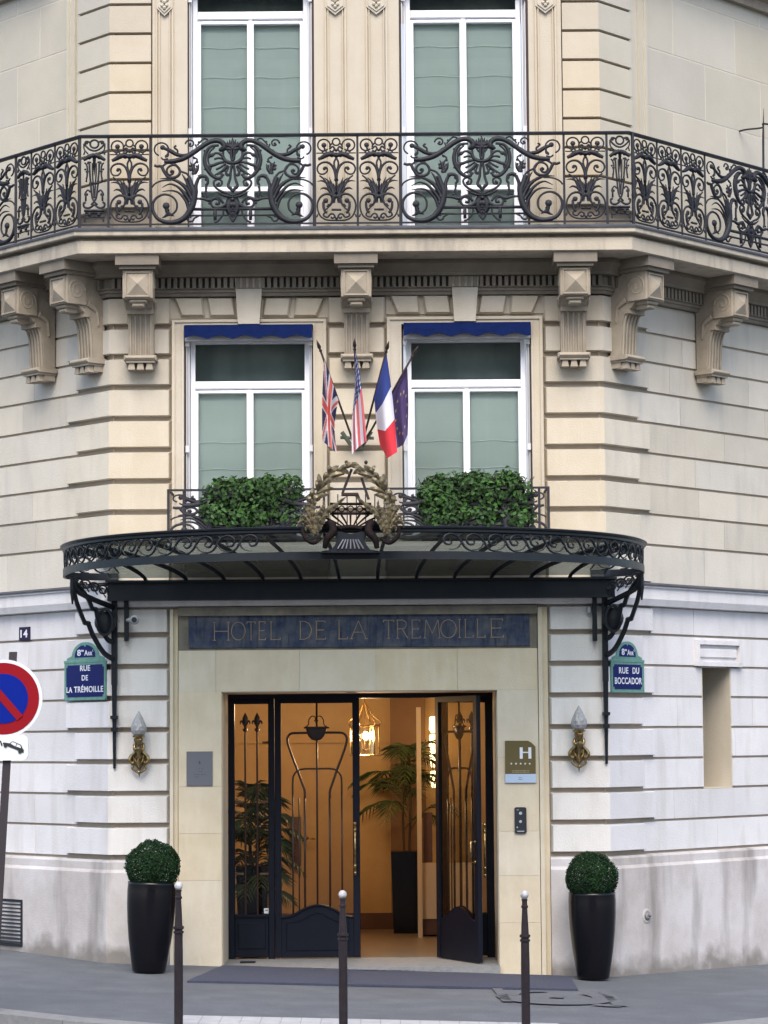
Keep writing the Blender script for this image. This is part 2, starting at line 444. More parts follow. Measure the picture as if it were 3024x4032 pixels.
# ================================================================ ground
og = (0, -3, 0)
outer = [(-13.5, 7.2), (-9.2, 2.5), (-5.6, -1.45), (-4.3, -2.95), (-3.6, -3.78), (-2.83, -4.45), (-2.1, -4.95), (-1.36, -5.3), (-.5, -5.5), (.6, -5.5), (1.7, -5.2), (2.5, -4.55), (3.57, -3.45), (5.2, -1.7), (8.6, 2.1), (13.2, 7.2)]
inner = [LT.xy(12, -.2), LT.xy(7, -.2), LT.xy(3.4, -.2), LT.xy(2.2, -.2), LT.xy(1.2, -.2), LT.xy(.5, -.2), (-2.2, .12), (-1.6, .12), (-.6, .12), (.6, .12), (1.6, .12), (2.2, .12), RT.xy(.6, -.2), RT.xy(2.2, -.2), RT.xy(7, -.2), RT.xy(12, -.2)]
mb = MB()
n = len(outer)
NR = 14
vs_ = []
for i in range(n):
    for j in range(NR + 1):
        t = j / NR
        x = inner[i][0] + (outer[i][0] - inner[i][0]) * t; y = inner[i][1] + (outer[i][1] - inner[i][1]) * t
        vs_.append((x, y, gz(x) + .0025 * math.sin(x * 2.1 + y * 1.3)))
mb.add(vs_, [(i * (NR + 1) + j, i * (NR + 1) + j + 1, (i + 1) * (NR + 1) + j + 1, (i + 1) * (NR + 1) + j) for i in range(n - 1) for j in range(NR)])
o = build('pavement', mb, M['asphalt'], org=(0, -3, gz(0))); o['kind'] = 'structure'; o['label'] = 'grey asphalt pavement sloping down to the right in front of the hotel'
# kerb stones along the outline
mb = MB()
opath = offset_path(outer, .30)
for i in range(n - 1):
    a = Vector(outer[i]); b = Vector(outer[i + 1]); a2 = opath[i]; b2 = opath[i + 1]
    k = max(1, int((b - a).length / .9))
    for j in range(k):
        t0 = j / k + .004; t1 = (j + 1) / k - .004
        q = [a.lerp(b, t0), a2.lerp(b2, t0), a2.lerp(b2, t1), a.lerp(b, t1)]
        bot = [(p.x, p.y, gz(p.x) - .22) for p in q]
        top = [(p.x, p.y, gz(p.x) + .012) for p in q]
        mb.hexa([bot[0], bot[1], bot[2], bot[3], top[0], top[1], top[2], top[3]])
o = build('kerb', mb, M['kerb'], org=(0, -5.5, 0)); o['kind'] = 'structure'; o['label'] = 'light granite kerb stones curving round the street corner'
mb = MB()
S = 150
mb.add([(-S, -S, gz(-S) * .3 - .2), (S, -S, gz(S) * .3 - .2), (S, S, gz(S) * .3 - .2), (-S, S, gz(-S) * .3 - .2)], [(0, 1, 2, 3)])
# road follows the same cross slope close to the corner
mb = MB()
xs = [-150, -40, -14, -7, 0, 7, 14, 40, 150]
def rz(x): return gz(max(-14, min(14, x))) - .15
vs_ = [(x, y, rz(x)) for y in (-150, -30, -8, 10, 60, 150) for x in xs]
nx = len(xs)
mb.add(vs_, [(j * nx + i, j * nx + i + 1, (j + 1) * nx + i + 1, (j + 1) * nx + i) for j in range(5) for i in range(nx - 1)])
o = build('road', mb, M['road'], org=(0, -12, -.2)); o['kind'] = 'structure'; o['label'] = 'dark asphalt road beyond the kerb'

# white paving strip at the crossing
mb = MB()
a0, a1 = Vector((-1.36, -4.62)), Vector((1.62, -4.50))
k = 19
for i in range(k):
    p = a0.lerp(a1, (i + .01) / k); q = a0.lerp(a1, (i + .99) / k)
    w = .62
    pts = [(p.x, p.y - w), (q.x, q.y - w), (q.x, q.y), (p.x, p.y)]
    if i == k - 1: pts[1] = (q.x + .18, q.y - w)
    mb.hexa([(x, y, gz(x) - .01) for x, y in pts] + [(x, y, gz(x) + .014) for x, y in pts])
o = build('tactile_paving', mb, M['tactile'], org=(0, -4.8, 0)); o['kind'] = 'structure'; o['label'] = 'strip of white tactile paving slabs beside the kerb under the bollards'

# painted marking of a hatch on the pavement: frame and ring, a little worn
mb = MB()
def gp(x, y):                     # measured point on the pavement
    r = ray(x, y); z = 0
    t = 25
    for _ in range(8):
        p = CAM + r * t; t = t * (CAM.z - gz(p.x) - .006) / (CAM.z - p.z) if CAM.z != p.z else t
    p = CAM + r * t
    return Vector((p.x, p.y, gz(p.x) + .006))
def gstrip(pts, w):
    P = [gp(1850 + x / 2.552, 3750 + y / 2.552) for x, y in pts]
    vs_ = []; n_ = len(P)
    for i in range(n_):
        t = (P[min(i + 1, n_ - 1)] - P[max(i - 1, 0)]).normalized(); a = Vector((t.y, -t.x, 0)) * w
        for q in (P[i] - a, P[i] + a): vs_.append((q.x, q.y, gz(q.x) + .013))
    mb.add(vs_, [(2 * i, 2 * i + 1, 2 * i + 3, 2 * i + 2) for i in range(n_ - 1)])
gstrip([(270, 365), (320, 425), (380, 500)], .045)
gstrip([(1350, 400), (1430, 465), (1515, 545)], .06)
gstrip([(1515, 545), (1400, 542), (1250, 530)], .07)
gstrip([(825, 446), (890, 450), (945, 452)], .11)
el_ = [(880 + 470 * math.cos(R(a)), 450 - 65 * math.sin(R(a)) + (12 if math.cos(R(a)) > 0 else -8) * abs(math.cos(R(a)))) for a in range(-10, -190, -8)]
gstrip(el_, .13)
gstrip([(1180, 418), (1260, 432), (1330, 452), (1350, 475)], .10)
gstrip([(410, 440), (440, 418), (500, 404), (600, 398), (760, 396)], .06)
o = build('hatch_outline', mb, M['stainmark'], org=gp(2200, 3925)); o['kind'] = 'structure'; o['label'] = 'worn dark outline of a ring in a square on the pavement'

# entrance carpet
mb = MB()
c4 = [gp(737, 3868), gp(2275, 3901), (2.02, -.30), (-1.33, -.12)]
c4 = [(p[0], p[1]) for p in c4]
NX = 16
vs_ = []
for j in range(9):
    for i in range(NX + 1):
        s_, t = i / NX, j / 8
        x = (c4[0][0] * (1 - s_) + c4[1][0] * s_) * (1 - t) + (c4[3][0] * (1 - s_) + c4[2][0] * s_) * t
        y = (c4[0][1] * (1 - s_) + c4[1][1] * s_) * (1 - t) + (c4[3][1] * (1 - s_) + c4[2][1] * s_) * t
        vs_.append((x, y, gz(x) + .022 + .002 * math.sin(x * 9 + y * 7)))
nf = [(j * (NX + 1) + i, j * (NX + 1) + i + 1, (j + 1) * (NX + 1) + i + 1, (j + 1) * (NX + 1) + i) for j in range(8) for i in range(NX)]
mb.add(vs_, nf)
skirt = [(i, i + 1) for i in range(NX)]
b0 = len(mb.v)
mb.add([(vs_[i][0], vs_[i][1], vs_[i][2] - .02) for i in range(NX + 1)] + [vs_[i] for i in range(NX + 1)], [(i, i + 1, NX + 2 + i, NX + 1 + i) for i in range(NX)])
mo = single('entrance_mat', mb, M['mat'], 'wide navy blue carpet lying on the pavement before the open door', 'mat', (0, -1.2, gz(0)))
# faint row of worn pale marks woven in the mat
mb = MB()
for x0, x1 in ((1225, 1240), (1280, 1315), (1375, 1385), (1408, 1420), (1430, 1452), (1460, 1487), (1507, 1520), (1545, 1557), (1568, 1580), (1597, 1610), (1624, 1634), (1648, 1656), (1692, 1704), (1733, 1745), (1752, 1770)):
    y = 3825 + (x0 - 1225) * .012
    p = gp(x0, y); q = gp(x1, y); w = .035
    mb.add([(p.x, p.y - w, gz(p.x) + .0285), (q.x, q.y - w, gz(q.x) + .0285), (q.x, q.y + w, gz(q.x) + .0285), (p.x, p.y + w, gz(p.x) + .0285)], [(0, 1, 2, 3)])
build('worn_marks', mb, mat('faded_mat_thread', (.085, .095, .14), .95), mo)

# ================================================================ unseen house added to block low sky and be mirrored in the panes
OB = thing('unseen_sky_blocker', 'unseen pale stone house added across the crossroads to block low sky', 'building', (0, -37, -.2))
OW = mat('facing_stone', (.34, .31, .26), .9, noise=(.30, .27, .22), nscale=.4)
mb = MB(); mb.box(-13, 13, -45, -37, -.4, 19); mb.box(-13.2, 13.2, -45, -36.6, 4.2, 4.6); mb.box(-13.2, 13.2, -45, -36.5, 15.6, 16.1)
build('wall', mb, OW, OB)
mb = MB(); mb.hexa([(-13, -45, 19.01), (13, -45, 19.01), (13, -37, 19.01), (-13, -37, 19.01), (-12, -43.5, 22.5), (12, -43.5, 22.5), (12, -38.5, 22.5), (-12, -38.5, 22.5)]); build('roof', mb, mat('slate_roof', (.06, .065, .08), .6), OB)
mb = MB(); mb.box(-.6, .6, -37.0, -36.96, 0, 2.4); mb.mi = 1; 
for q in ((-.72, -.6), (.6, .72), (-.03, .03)): mb.box(q[0], q[1], -37, -36.93, -.1, 2.5)
mb.box(-.72, .72, -37, -36.93, 2.4, 2.52)
wproto = None
for fl in range(4):
    for cxi in range(9):
        X_ = -11.2 + 2.8 * cxi; Zf = 5.2 + 3.35 * fl if fl < 3 else 16.4
        if wproto is None:
            wproto = build('window', mb, [mat('facing_glass', (.05, .06, .07), .15), mat('facing_frame', (.7, .7, .7), .5)], OB); w_ = wproto
        else:
            w_ = wproto.copy(); col.objects.link(w_); w_.parent = OB
        w_.location = (X_, 0, Zf)

# ================================================================ the hotel building
B = thing('hotel_building', 'cream stone corner hotel with rusticated quoins, tall white windows and a dark glazed entrance', 'building', (0, 0, 0))
ZT = 12.0
XD0, _ = F(873, 3200); XD1, _ = F(1962, 3200)          # door opening
_, ZD = F(1400, 2720)
_, ZB = U(770, 545, FR, .57)                            # underside of the balcony slab edge
_, ZS = U(770, 489, FR, .57)
print('door', XD0, XD1, ZD, 'slab', ZB, ZS)
W1 = [F(724, 1500)[0], F(1234, 1500)[0]]; W2 = [F(1582, 1500)[0], F(2093, 1500)[0]]
ZW0 = 4.20; ZW1 = U(540, 703)[1]
ZV1 = U(540, -36)[1]
V1 = [F(738, 300)[0], F(1237, 300)[0]]; V2 = [F(1572, 300)[0], F(2082, 300)[0]]
mb = MB()
def wall(x0, x1, z0, z1, y0=.06, y1=.95): mb.box(x0, x1, y0, y1, z0, z1)
mb.mi = 0
wall(-2.395, XD0, -.6, ZD); wall(XD1, 2.395, -.6, ZD); wall(-2.395, 2.395, ZD, ZW0)
wall(-2.395, W1[0], ZW0, ZW1); wall(W1[1], W2[0], ZW0, ZW1); wall(W2[1], 2.395, ZW0, ZW1)
wall(-2.395, 2.395, ZW1, ZS)
wall(-2.395, V1[0], ZS, ZV1); wall(V1[1], V2[0], ZS, ZV1); wall(V2[1], 2.395, ZS, ZV1)
wall(-2.395, 2.395, ZV1, ZT)
for fr in (LT, RT):
    sgn = 1
    if fr is RT:                                       # with the slit niche left open
        n0, nz0 = F(2772, 3106, RT, -.04); n1, _ = F(2886, 3106, RT, -.04); _, nz1 = F(2780, 2625, RT, -.04)
        NI = (n0, n1, nz0, nz1)
        mb.fbox(fr, 0, n0, -.55, -.06, -1, ZT); mb.fbox(fr, n1, 13, -.55, -.06, -1, ZT)
        mb.fbox(fr, n0, n1, -.55, -.06, -1, nz0); mb.fbox(fr, n0, n1, -.55, -.06, nz1, ZT)
    else:
        mb.fbox(fr, 0, 13, -.55, -.06, -1, ZT)
build('wall', mb, M['backing'], B)
mb = MB()
mb.fbox(RT, NI[0] - .02, NI[1] + .02, -.72, -.56, NI[2] - .05, NI[3] + .05)
build('niche_back', mb, M['dark'], B)
mb = MB()                                              # warm stone reveals of the niche
mb.fbox(RT, NI[1] - .012, NI[1] + .0, -.54, -.045, NI[2], NI[3]); mb.fbox(RT, NI[0], NI[0] + .012, -.54, -.045, NI[2], NI[3])
mb.fbox(RT, NI[0] + .013, NI[1] - .013, -.54, -.045, NI[2], NI[2] + .01)
build('niche_reveal', mb, M['cream'], B)

# ---- course heights (joints every .31 m)
PIT = .3105
Z0 = F(1000, 3380)[1]
J = [Z0 + PIT * k for k in range(0, 30)]
print('Z0', Z0)
ZSC0, ZSC1 = 3.505, 3.715                              # string course
jl = [0, .58, .74]
def qpath(side, inner_x, s_end):                       # quoin path running left to right
    if side == 'L': return [LT.xy(s_end, 0), (-AX, 0), (inner_x, 0)]
    return [(inner_x, 0), (AX, 0), RT.xy(s_end, 0)]
XQ = F(668, 3000)[0]; XQR = F(2163, 3000)[0]; XQu = F(676, 1700)[0]; XQRu = F(2142, 1700)[0]
mbs = {'pale': MB(), 'cream': MB(), 'side': MB(), 'sidepale': MB()}
def quoin(side, z0, z1, s_end, inner_x, front, sidem):
    # one stone wraps the corner: the front face and the return face carry their own colour
    p = qpath(side, inner_x, s_end)
    mbq = mbs[front]
    b = MB(); block(b, p, z0, z1, -.075, 0, .046, .018, .03, .03)
    nf_ = len(b.f)
    tgt = QB[(side, 'G' if front == 'pale' else 'F')]
    for fi, f in enumerate(b.f):
        if fi < 8:
            seg = fi % 2
            is_side = (seg == 0) if side == 'L' else (seg == 1)
        else:
            is_side = (fi == 8) if side == 'L' else (fi == 9)
        b.m[fi] = 1 if is_side else 0
    base = len(tgt.v); tgt.v.extend(b.v)
    tgt.f.extend([tuple(i + base for i in f) for f in b.f]); tgt.m.extend(b.m)
QB = {(s_, l_): MB() for s_ in 'LR' for l_ in 'GF'}
ends = {'L': (.585, .74), 'R': (.60, .775)}
for k in range(0, 8):                                  # ground floor
    z0 = J[k]; z1 = J[k + 1]
    if k == 7: z1 = ZSC0
    for sd in 'LR':
        quoin(sd, z0, z1, ends[sd][(k + (1 if sd == 'L' else 0)) % 2], XQ if sd == 'L' else XQR, 'pale', 'sidepale')
JU = []
for yy in (2023, 1901, 1777, 1654, 1531, 1410, 1292): JU.append(F(500, yy)[1])
JU = [JU[0] - PIT * 2 - .002, JU[0] - PIT] + JU
ZTOP = U(560, 640)[1] + .0
print('JU', JU, 'ztop', ZTOP)
for k in range(len(JU)):
    z0 = JU[k] if k else ZSC1; z1 = JU[k + 1] if k + 1 < len(JU) else ZTOP
    for sd in 'LR':
        quoin(sd, z0, z1, ends[sd][(k + (0 if sd == 'L' else 1)) % 2], XQu if sd == 'L' else XQRu, 'cream', 'side')
for sd in 'LR':
    build('ground_floor_quoin', QB[(sd, 'G')], [M['pale'], M['sidepale']], B)
    build('first_floor_quoin', QB[(sd, 'F')], [M['cream'], M['side']], B)
# ---- centre pier and narrow strips between the window surrounds
mb = MB()
XP0, XP1 = F(1288, 1700)[0], F(1525, 1700)[0]
for k in range(len(JU)):
    z0 = JU[k] if k else ZSC1; z1 = JU[k + 1] if k + 1 < len(JU) else ZTOP
    block(mb, [(XP0, 0), (XP1, 0)], z0, z1, -.075, 0, .046, .018, .03, .03)
build('rusticated_pier', mb, M['cream'], B)

# ---- side walls: low relief courses with staggered joints
rnd = random.Random(3)
def sidewall(fr, zj, matl, sgn, s_max=12.5, skip=None):
    mb = MB()
    for k in range(len(zj) - 1):
        z0, z1 = zj[k], zj[k + 1]; s = .5 if k % 2 else .5
        en = ends['L' if fr is LT else 'R']; gf = matl is M['sidepale']
        if gf: s = en[(k + (1 if fr is LT else 0)) % 2] - .012
        else: s = en[(k + (0 if fr is LT else 1)) % 2] - .012 if k < len(JU) else .45
        cuts = [s]
        x = 1.0 + rnd.random() * 1.2
        while x < s_max: cuts.append(x); x += 1.3 + rnd.random() * .9
        cuts.append(s_max)
        for a, b in zip(cuts[:-1], cuts[1:]):
            segs = [(a, b)]
            if skip and z0 < skip[3] - .01 and z1 > skip[2] + .01:
                segs = []
                if a < skip[0]: segs.append((a, min(b, skip[0])))
                if b > skip[1]: segs.append((max(a, skip[1]), b))
            for a_, b_ in segs:
                if b_ - a_ < .03: continue
                P = fr.p; d0, d1 = -.07, -.04
                pts = [fr.xy(b_ - .0015, 0), fr.xy(a_ + .0015, 0)] if fr is LT else [fr.xy(a_ + .0015, 0), fr.xy(b_ - .0015, 0)]
                block(mb, pts, z0, z1, d0 - .01, d1, .022, .004, .001, .001)
    build('side_wall_masonry', mb, matl, B)
GJ = J[0:8] + [ZSC0]
NIs = (NI[0], NI[1], NI[2], NI[3])
sidewall(LT, GJ, M['sidepale'], 1); sidewall(RT, GJ, M['sidepale'], 1, skip=NIs)
UJ = [ZSC1] + JU[1:] + [JU[-1] + PIT, ZB - .2]
sidewall(LT, UJ, M['side'], 1); sidewall(RT, UJ, M['side'], 1)

# ---- framed panel above the niche
mb = MB()
a0, z1_ = U(1503, 1382, RT, -.02); a1, z0_ = U(1601, 1441, RT, -.02)
w = .045
for (x0, x1, q0, q1) in ((a0, a1, z1_ - w, z1_), (a0, a1, z0_, z0_ + w), (a0, a0 + w, z0_ + w, z1_ - w), (a1 - w, a1, z0_ + w, z1_ - w)):
    mb.fbox(RT, x0, x1, -.07, .0, q0, q1)
mb.fbox(RT, a0 + w, a1 - w, -.07, -.05, z0_ + w, z1_ - w)
mb.bbox(RT, a0 + w + .02, a1 - w - .02, -.052, -.02, z0_ + w + .04, z1_ - w - .04, .012)
build('niche_panel', mb, M['sidepale'], B)

# ---- string course on both streets (hidden by the canopy beam on the front)
path = [LT.xy(12.5, 0), (-AX, 0), (AX, 0), RT.xy(12.5, 0)]
mb = MB()
sweep(mb, path, [(-.08, ZSC0), (.03, ZSC0 + .01), (.055, ZSC0 + .075), (.055, ZSC1 - .03), (.075, ZSC1 - .02), (.075, ZSC1), (-.08, ZSC1)])
build('string_course', mb, M['sidepale'], B)
for a, b in ((LT.xy(12.5, 0), LT.xy(.02, 0)), (RT.xy(.02, 0), RT.xy(12.5, 0))):
    mb = MB()
    sweep(mb, [a, b], [(-.06, ZSC1 + .004), (.085, ZSC1 - .006), (.085, ZSC1 + .008), (.02, ZSC1 + .032), (-.06, ZSC1 + .036)])
    build('lead_flashing', mb, M['lead'], B)

# ---- plinth
def plinthpath(): return
mb = MB()
zc = J[0]
pl = [(-.09, zc), (-.0, zc - .012), (.012, zc - .03), (.012, zc - .10), (.035, zc - .13), (.035, zc - .15), (.02, -1.0), (-.09, -1.0)]
sweep(mb, [LT.xy(12.5, 0), (-AX, 0), (XQ, 0)], pl)
sweep(mb, [(XQR, 0), (AX, 0), RT.xy(12.5, 0)], pl)
build('plinth', mb, M['plinth'], B)

# ---- stone door surround
mb = MB()
XS0, XS1 = F(703, 3300)[0], F(2125, 3300)[0]
ZS1 = U(770, 1403)[1]
cutz = [F(1000, y)[1] for y in (3790, 3465, 3280, 3096, 2725)]
cutz[0] = -.3
def srow(x0, x1, zs):
    for q0, q1 in zip(zs[:-1], zs[1:]): mb.box(x0, x1, -.012, .055, q0 + .001, q1 - .001)
srow(XS0, XD0, [-.3] + [F(1000, y)[1] for y in (3465, 3280, 3096)] + [ZD])
srow(XD1, XS1, [-.3] + [F(1000, y)[1] for y in (3640, 3455, 3280, 2990)] + [ZD])
xs_ = [XS0, F(850, 2600)[0], F(1180, 2600)[0], F(1480, 2600)[0], F(1800, 2600)[0], XS1]
for a, b in zip(xs_[:-1], xs_[1:]): mb.box(a + .001, b - .001, -.012, .055, ZD, ZS1)
# reveals inside the doorway, lintel soffit
mb.box(XD0 - .0, XD0 + .008, .056, .90, -.3, ZD); mb.box(XD1 - .008, XD1, .056, .90, -.3, ZD); mb.box(XD0 + .008, XD1 - .008, .0, .90, ZD - .008, ZD - .0005)
build('door_surround', mb, M['surround'], B)
mb = MB()                                              # moulding strips beside the surround
for xa, xb in ((XQ + .004, XS0 - .006), (XS1 + .006, XQR - .004)):
    m1 = (xa + xb) / 2
    mb = MB(); mb.box(xa, m1 - .006, -.028, .055, -.3, ZSC0 - .02); mb.box(m1 - .006, xb, .006, .055, -.3, ZSC0 - .02)
    build('surround_moulding', mb, M['surround'], B)
# the dark field behind the marble name panel, up to the string course
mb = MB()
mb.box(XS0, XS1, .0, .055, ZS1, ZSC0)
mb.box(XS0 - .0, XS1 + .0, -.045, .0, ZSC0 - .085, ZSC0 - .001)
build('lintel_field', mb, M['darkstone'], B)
# marble panel with the name
mx0, mz1 = U(408, 1319); mx1, mz0 = U(1144, 1401)
mz1 = U(770, 1317)[1]; mz0 = U(770, 1398)[1]
mb = MB(); mb.bbox(FR, mx0, mx1, .0, .018, mz0, mz1, .004)
pan = build('name_panel', mb, M['marble'], B)
G = {'H': [[(0, 0), (0, 1)], [(1, 0), (1, 1)], [(0, .5), (1, .5)], [(-.12, 0), (.12, 0)], [(.88, 0), (1.12, 0)], [(-.12, 1), (.12, 1)], [(.88, 1), (1.12, 1)]],
     'O': [[(.5 + .55 * math.cos(R(t)), .5 + .5 * math.sin(R(t))) for t in range(0, 361, 20)]],
     'T': [[(.5, 0), (.5, 1)], [(0, 1), (1, 1)], [(0, 1), (0, .9)], [(1, 1), (1, .9)], [(.38, 0), (.62, 0)]],
     'E': [[(.1, 0), (.1, 1)], [(.0, 1), (.9, 1), (.9, .9)], [(.1, .5), (.75, .5), (.75, .56)], [(.0, 0), (.95, 0), (.95, .12)]],
     'L': [[(.1, 0), (.1, 1)], [(0, 0), (.95, 0), (.95, .12)], [(0, 1), (.22, 1)]],
     'D': [[(.1, 0), (.1, 1)], [(.0, 1), (.45, 1), (.8, .88), (.98, .65), (1, .5), (.98, .35), (.8, .12), (.45, 0), (.0, 0)]],
     'A': [[(0, 0), (.5, 1), (1, 0)], [(.18, .36), (.82, .36)], [(-.1, 0), (.12, 0)], [(.88, 0), (1.12, 0)]],
     'R': [[(.1, 0), (.1, 1)], [(.0, 1), (.6, 1), (.85, .88), (.88, .74), (.8, .6), (.6, .52), (.1, .52)], [(.5, .52), (1.0, 0)], [(0, 0), (.22, 0)]],
     'M': [[(0, 0), (.1, 1), (.5, .25), (.9, 1), (1, 0)], [(-.08, 0), (.1, 0)], [(.9, 0), (1.1, 0)]],
     'I': [[(.5, 0), (.5, 1)], [(.35, 0), (.65, 0)], [(.35, 1), (.65, 1)]]}
name = [('H', 462, 495), ('O', 500, 530), ('T', 532, 553), ('E', 557, 576), ('L', 582, 608), ('D', 645, 674), ('E', 680, 706), ('L', 729, 753), ('A', 757, 792),
        ('T', 827, 852), ('R', 855, 882), ('E', 887, 910), ('M', 916, 951), ('O', 952, 985), ('I', 985, 1000), ('L', 1002, 1024), ('L', 1028, 1050), ('E', 1057, 1090)]
mb = MB()
for ch, ux0, ux1 in name:
    t = (ux0 - 460) / 630
    yb = 1383.5 - t * 7.0; yt = 1344.5 - t * 7.5
    x0, zb = U(ux0 + 1.5, yb); x1, zt = U(ux1 - 1.5, yt)
    if ch == 'I': c_ = (x0 + x1) / 2; x0, x1 = c_ - .04, c_ + .04
    for st in G[ch]:
        Q = [(x0 + (x1 - x0) * a, -.0195, zb + (zt - zb) * b) for a, b in st]
        if len(Q) > 8: mb.tube(Q, .0052, 5)
        else:
            for q0, q1 in zip(Q[:-1], Q[1:]): mb.tube([q0, q1], .0052, 5)
build('name_lettering', mb, M['gold'], pan)

# ================================================================ first floor windows
def win(x0, x1, zt, ztr0, ztr1, zb, name_lbl, stile, mull, y, rails=(), dark_top=True, blind_to=None, seams=(), low=None):
    """white french window; returns the frame part"""
    mb = MB()
    f = .045
    xm = (x0 + x1) / 2
    mb.box(x0, x0 + f, y, y + .07, zb, zt); mb.box(x1 - f, x1, y, y + .07, zb, zt); mb.box(x0 + f, x1 - f, y, y + .07, zt - f, zt)
    mb.bbox(FR, x0 + f, x1 - f, -(y + .07), -(y - .02), ztr0, ztr1, .012)
    zs1 = ztr0 - .008                                  # sashes
    for a, b in ((x0 + f, xm - .004), (xm + .004, x1 - f)):
        sl = stile if a < xm - .2 else mull; sr = mull if a < xm - .2 else stile
        yy = y - .006
        mb.bbox(FR, a, a + sl, -(yy + .06), -yy, zb, zs1, .008); mb.bbox(FR, b - sr, b, -(yy + .06), -yy, zb, zs1, .008)
        mb.bbox(FR, a + sl, b - sr, -(yy + .06), -(yy + .001), zs1 - stile, zs1, .006)
        for r0, r1 in rails: mb.bbox(FR, a + sl, b - sr, -(yy + .06), -(yy + .001), r0, r1, .006)
        mb.bbox(FR, a + sl, b - sr, -(yy + .06), -(yy + .001), zb, zb + .08, .006)
    mb.box(xm - .018, xm + .018, y - .02, y - .005, zb, zs1)
    for t in (.085, .5, .915):
        mb.ball((x0 + (x1 - x0) * t, y - .022, (ztr0 + ztr1) / 2 + .012), .007, 6)
    w = build('window', mb, M['white'], B)
    mb = MB()
    mb.add([(x0 + f, y + .03, ztr1), (x1 - f, y + .03, ztr1), (x1 - f, y + .03, zt - f), (x0 + f, y + .03, zt - f)], [(0, 1, 2, 3)])
    build('transom_pane', mb, M['glass'], w)
    for a, b in ((x0 + f + stile, xm - mull), (xm + mull, x1 - f - stile)):
        mb = MB(); mb.add([(a - .01, y + .03, zb), (b + .01, y + .03, zb), (b + .01, y + .03, zs1 - .01), (a - .01, y + .03, zs1 - .01)], [(0, 1, 2, 3)])
        build('pane', mb, M['glass'], w)
    for a, b in ((x0 + .02, xm - .02), (xm + .02, x1 - .02)):
        mb = MB()
        nz = len(seams) + 2
        zs = [blind_to] + list(seams) + [ztr1 - .01]
        # roman blind: slight billow between seams, light seam cords
        cols_ = 10; rows_ = 40
        vs_ = []
        z_lo, z_hi = blind_to, zs1 + .02
        ph = rnd.random() * 6
        for j in range(rows_ + 1):
            z = z_lo + (z_hi - z_lo) * j / rows_
            for i in range(cols_ + 1):
                x = a + (b - a) * i / cols_
                vs_.append((x, y + .085 + .0025 * math.sin(z * 2 * math.pi / .265) + .002 * math.sin(x * 9 + z * 3 + ph), z))
        mb.mi = 0
        mb.add(vs_, [(j * (cols_ + 1) + i, j * (cols_ + 1) + i + 1, (j + 1) * (cols_ + 1) + i + 1, (j + 1) * (cols_ + 1) + i) for j in range(rows_) for i in range(cols_)])
        mb.mi = 1
        for sz in seams:
            pts = [(a + (b - a) * i / 8, y + .072, sz + .006 * math.sin(i * 1.1 + ph + sz * 5)) for i in range(9)]
            mb.tube(pts, .0034, 4)
        build('blind', mb, [M['blind'], M['seam']], w)
    mb = MB(); mb.add([(x0, y + .30, zb), (x1, y + .30, zb), (x1, y + .30, zt), (x0, y + .30, zt)], [(0, 1, 2, 3)])  # dark sheet put in to stand for the unlit room behind
    build('dark_room_sheet', mb, M['dark'], w)
    return w
YW = .20
def z_(yu, y=YW, xu=770): return U(xu, yu, FR, -y)[1]
for (fx0, fx1, dy) in ((751, 1218, 3), (1603, 2070, -3)):
    a = F(fx0, 1600, FR, -YW)[0]; b = F(fx1, 1600, FR, -YW)[0]
    sm = [z_(952 + 0), z_(1010), z_(1068), z_(1126)]
    win(a, b, z_(731), z_(839.5), z_(822), ZW0, '', .030, .030, YW, (), True, ZW0, sm)
YV = .22
for (fx0, fx1) in ((760, 1212), (1597, 2049)):
    a = F(fx0, 200, FR, -YV)[0]; b = F(fx1, 200, FR, -YV)[0]
    sm = [z_(98, YV), z_(162, YV), z_(226, YV), z_(290, YV)]
    win(a, b, ZV1 - .01, z_(42, YV), z_(24, YV), ZS + .04, '', .035, .030, YV, ((z_(412, YV), z_(402, YV)),), True, ZS + .04, sm)
# folded shutters in the jambs
def shutters(x0, x1, z0, z1, inner0, inner1):
    for s_, (a, b) in ((1, (x0, inner0)), (-1, (inner1, x1))):
        mb = MB()
        w = abs(b - a); base = a if s_ == 1 else b
        def bar(t0, t1, y0, y1, mi):
            mb.mi = mi
            xa, xb = base + s_ * w * t0, base + s_ * w * t1
            mb.box(min(xa, xb), max(xa, xb), y0, y1, z0, z1)
        bar(-.05, .32, .055, .22, 1); bar(.36, .50, .05, .24, 0); bar(.56, .66, .075, .24, 0); bar(.72, .92, .09, .24, 0)
        mb.mi = 0
        xc = base + s_ * w * .6
        for zz in (z0 + (z1 - z0) * .42, z1 - .15): mb.box(xc - .018, xc + .018, .03, .06, zz - .03, zz + .035)
        build('folded_shutter', mb, [M['shutter'], M['brown']], B)
for (W, fx0, fx1) in ((W1, 751, 1218), (W2, 1603, 2070)):
    shutters(W[0], W[1], ZW0, ZW1 - .02, F(fx0, 1600, FR, -YW)[0], F(fx1, 1600, FR, -YW)[0])
for (W, fx0, fx1) in ((V1, 760, 1212), (V2, 1597, 2049)):
    shutters(W[0], W[1], ZS, ZV1, F(fx0, 200, FR, -YV)[0], F(fx1, 200, FR, -YV)[0])
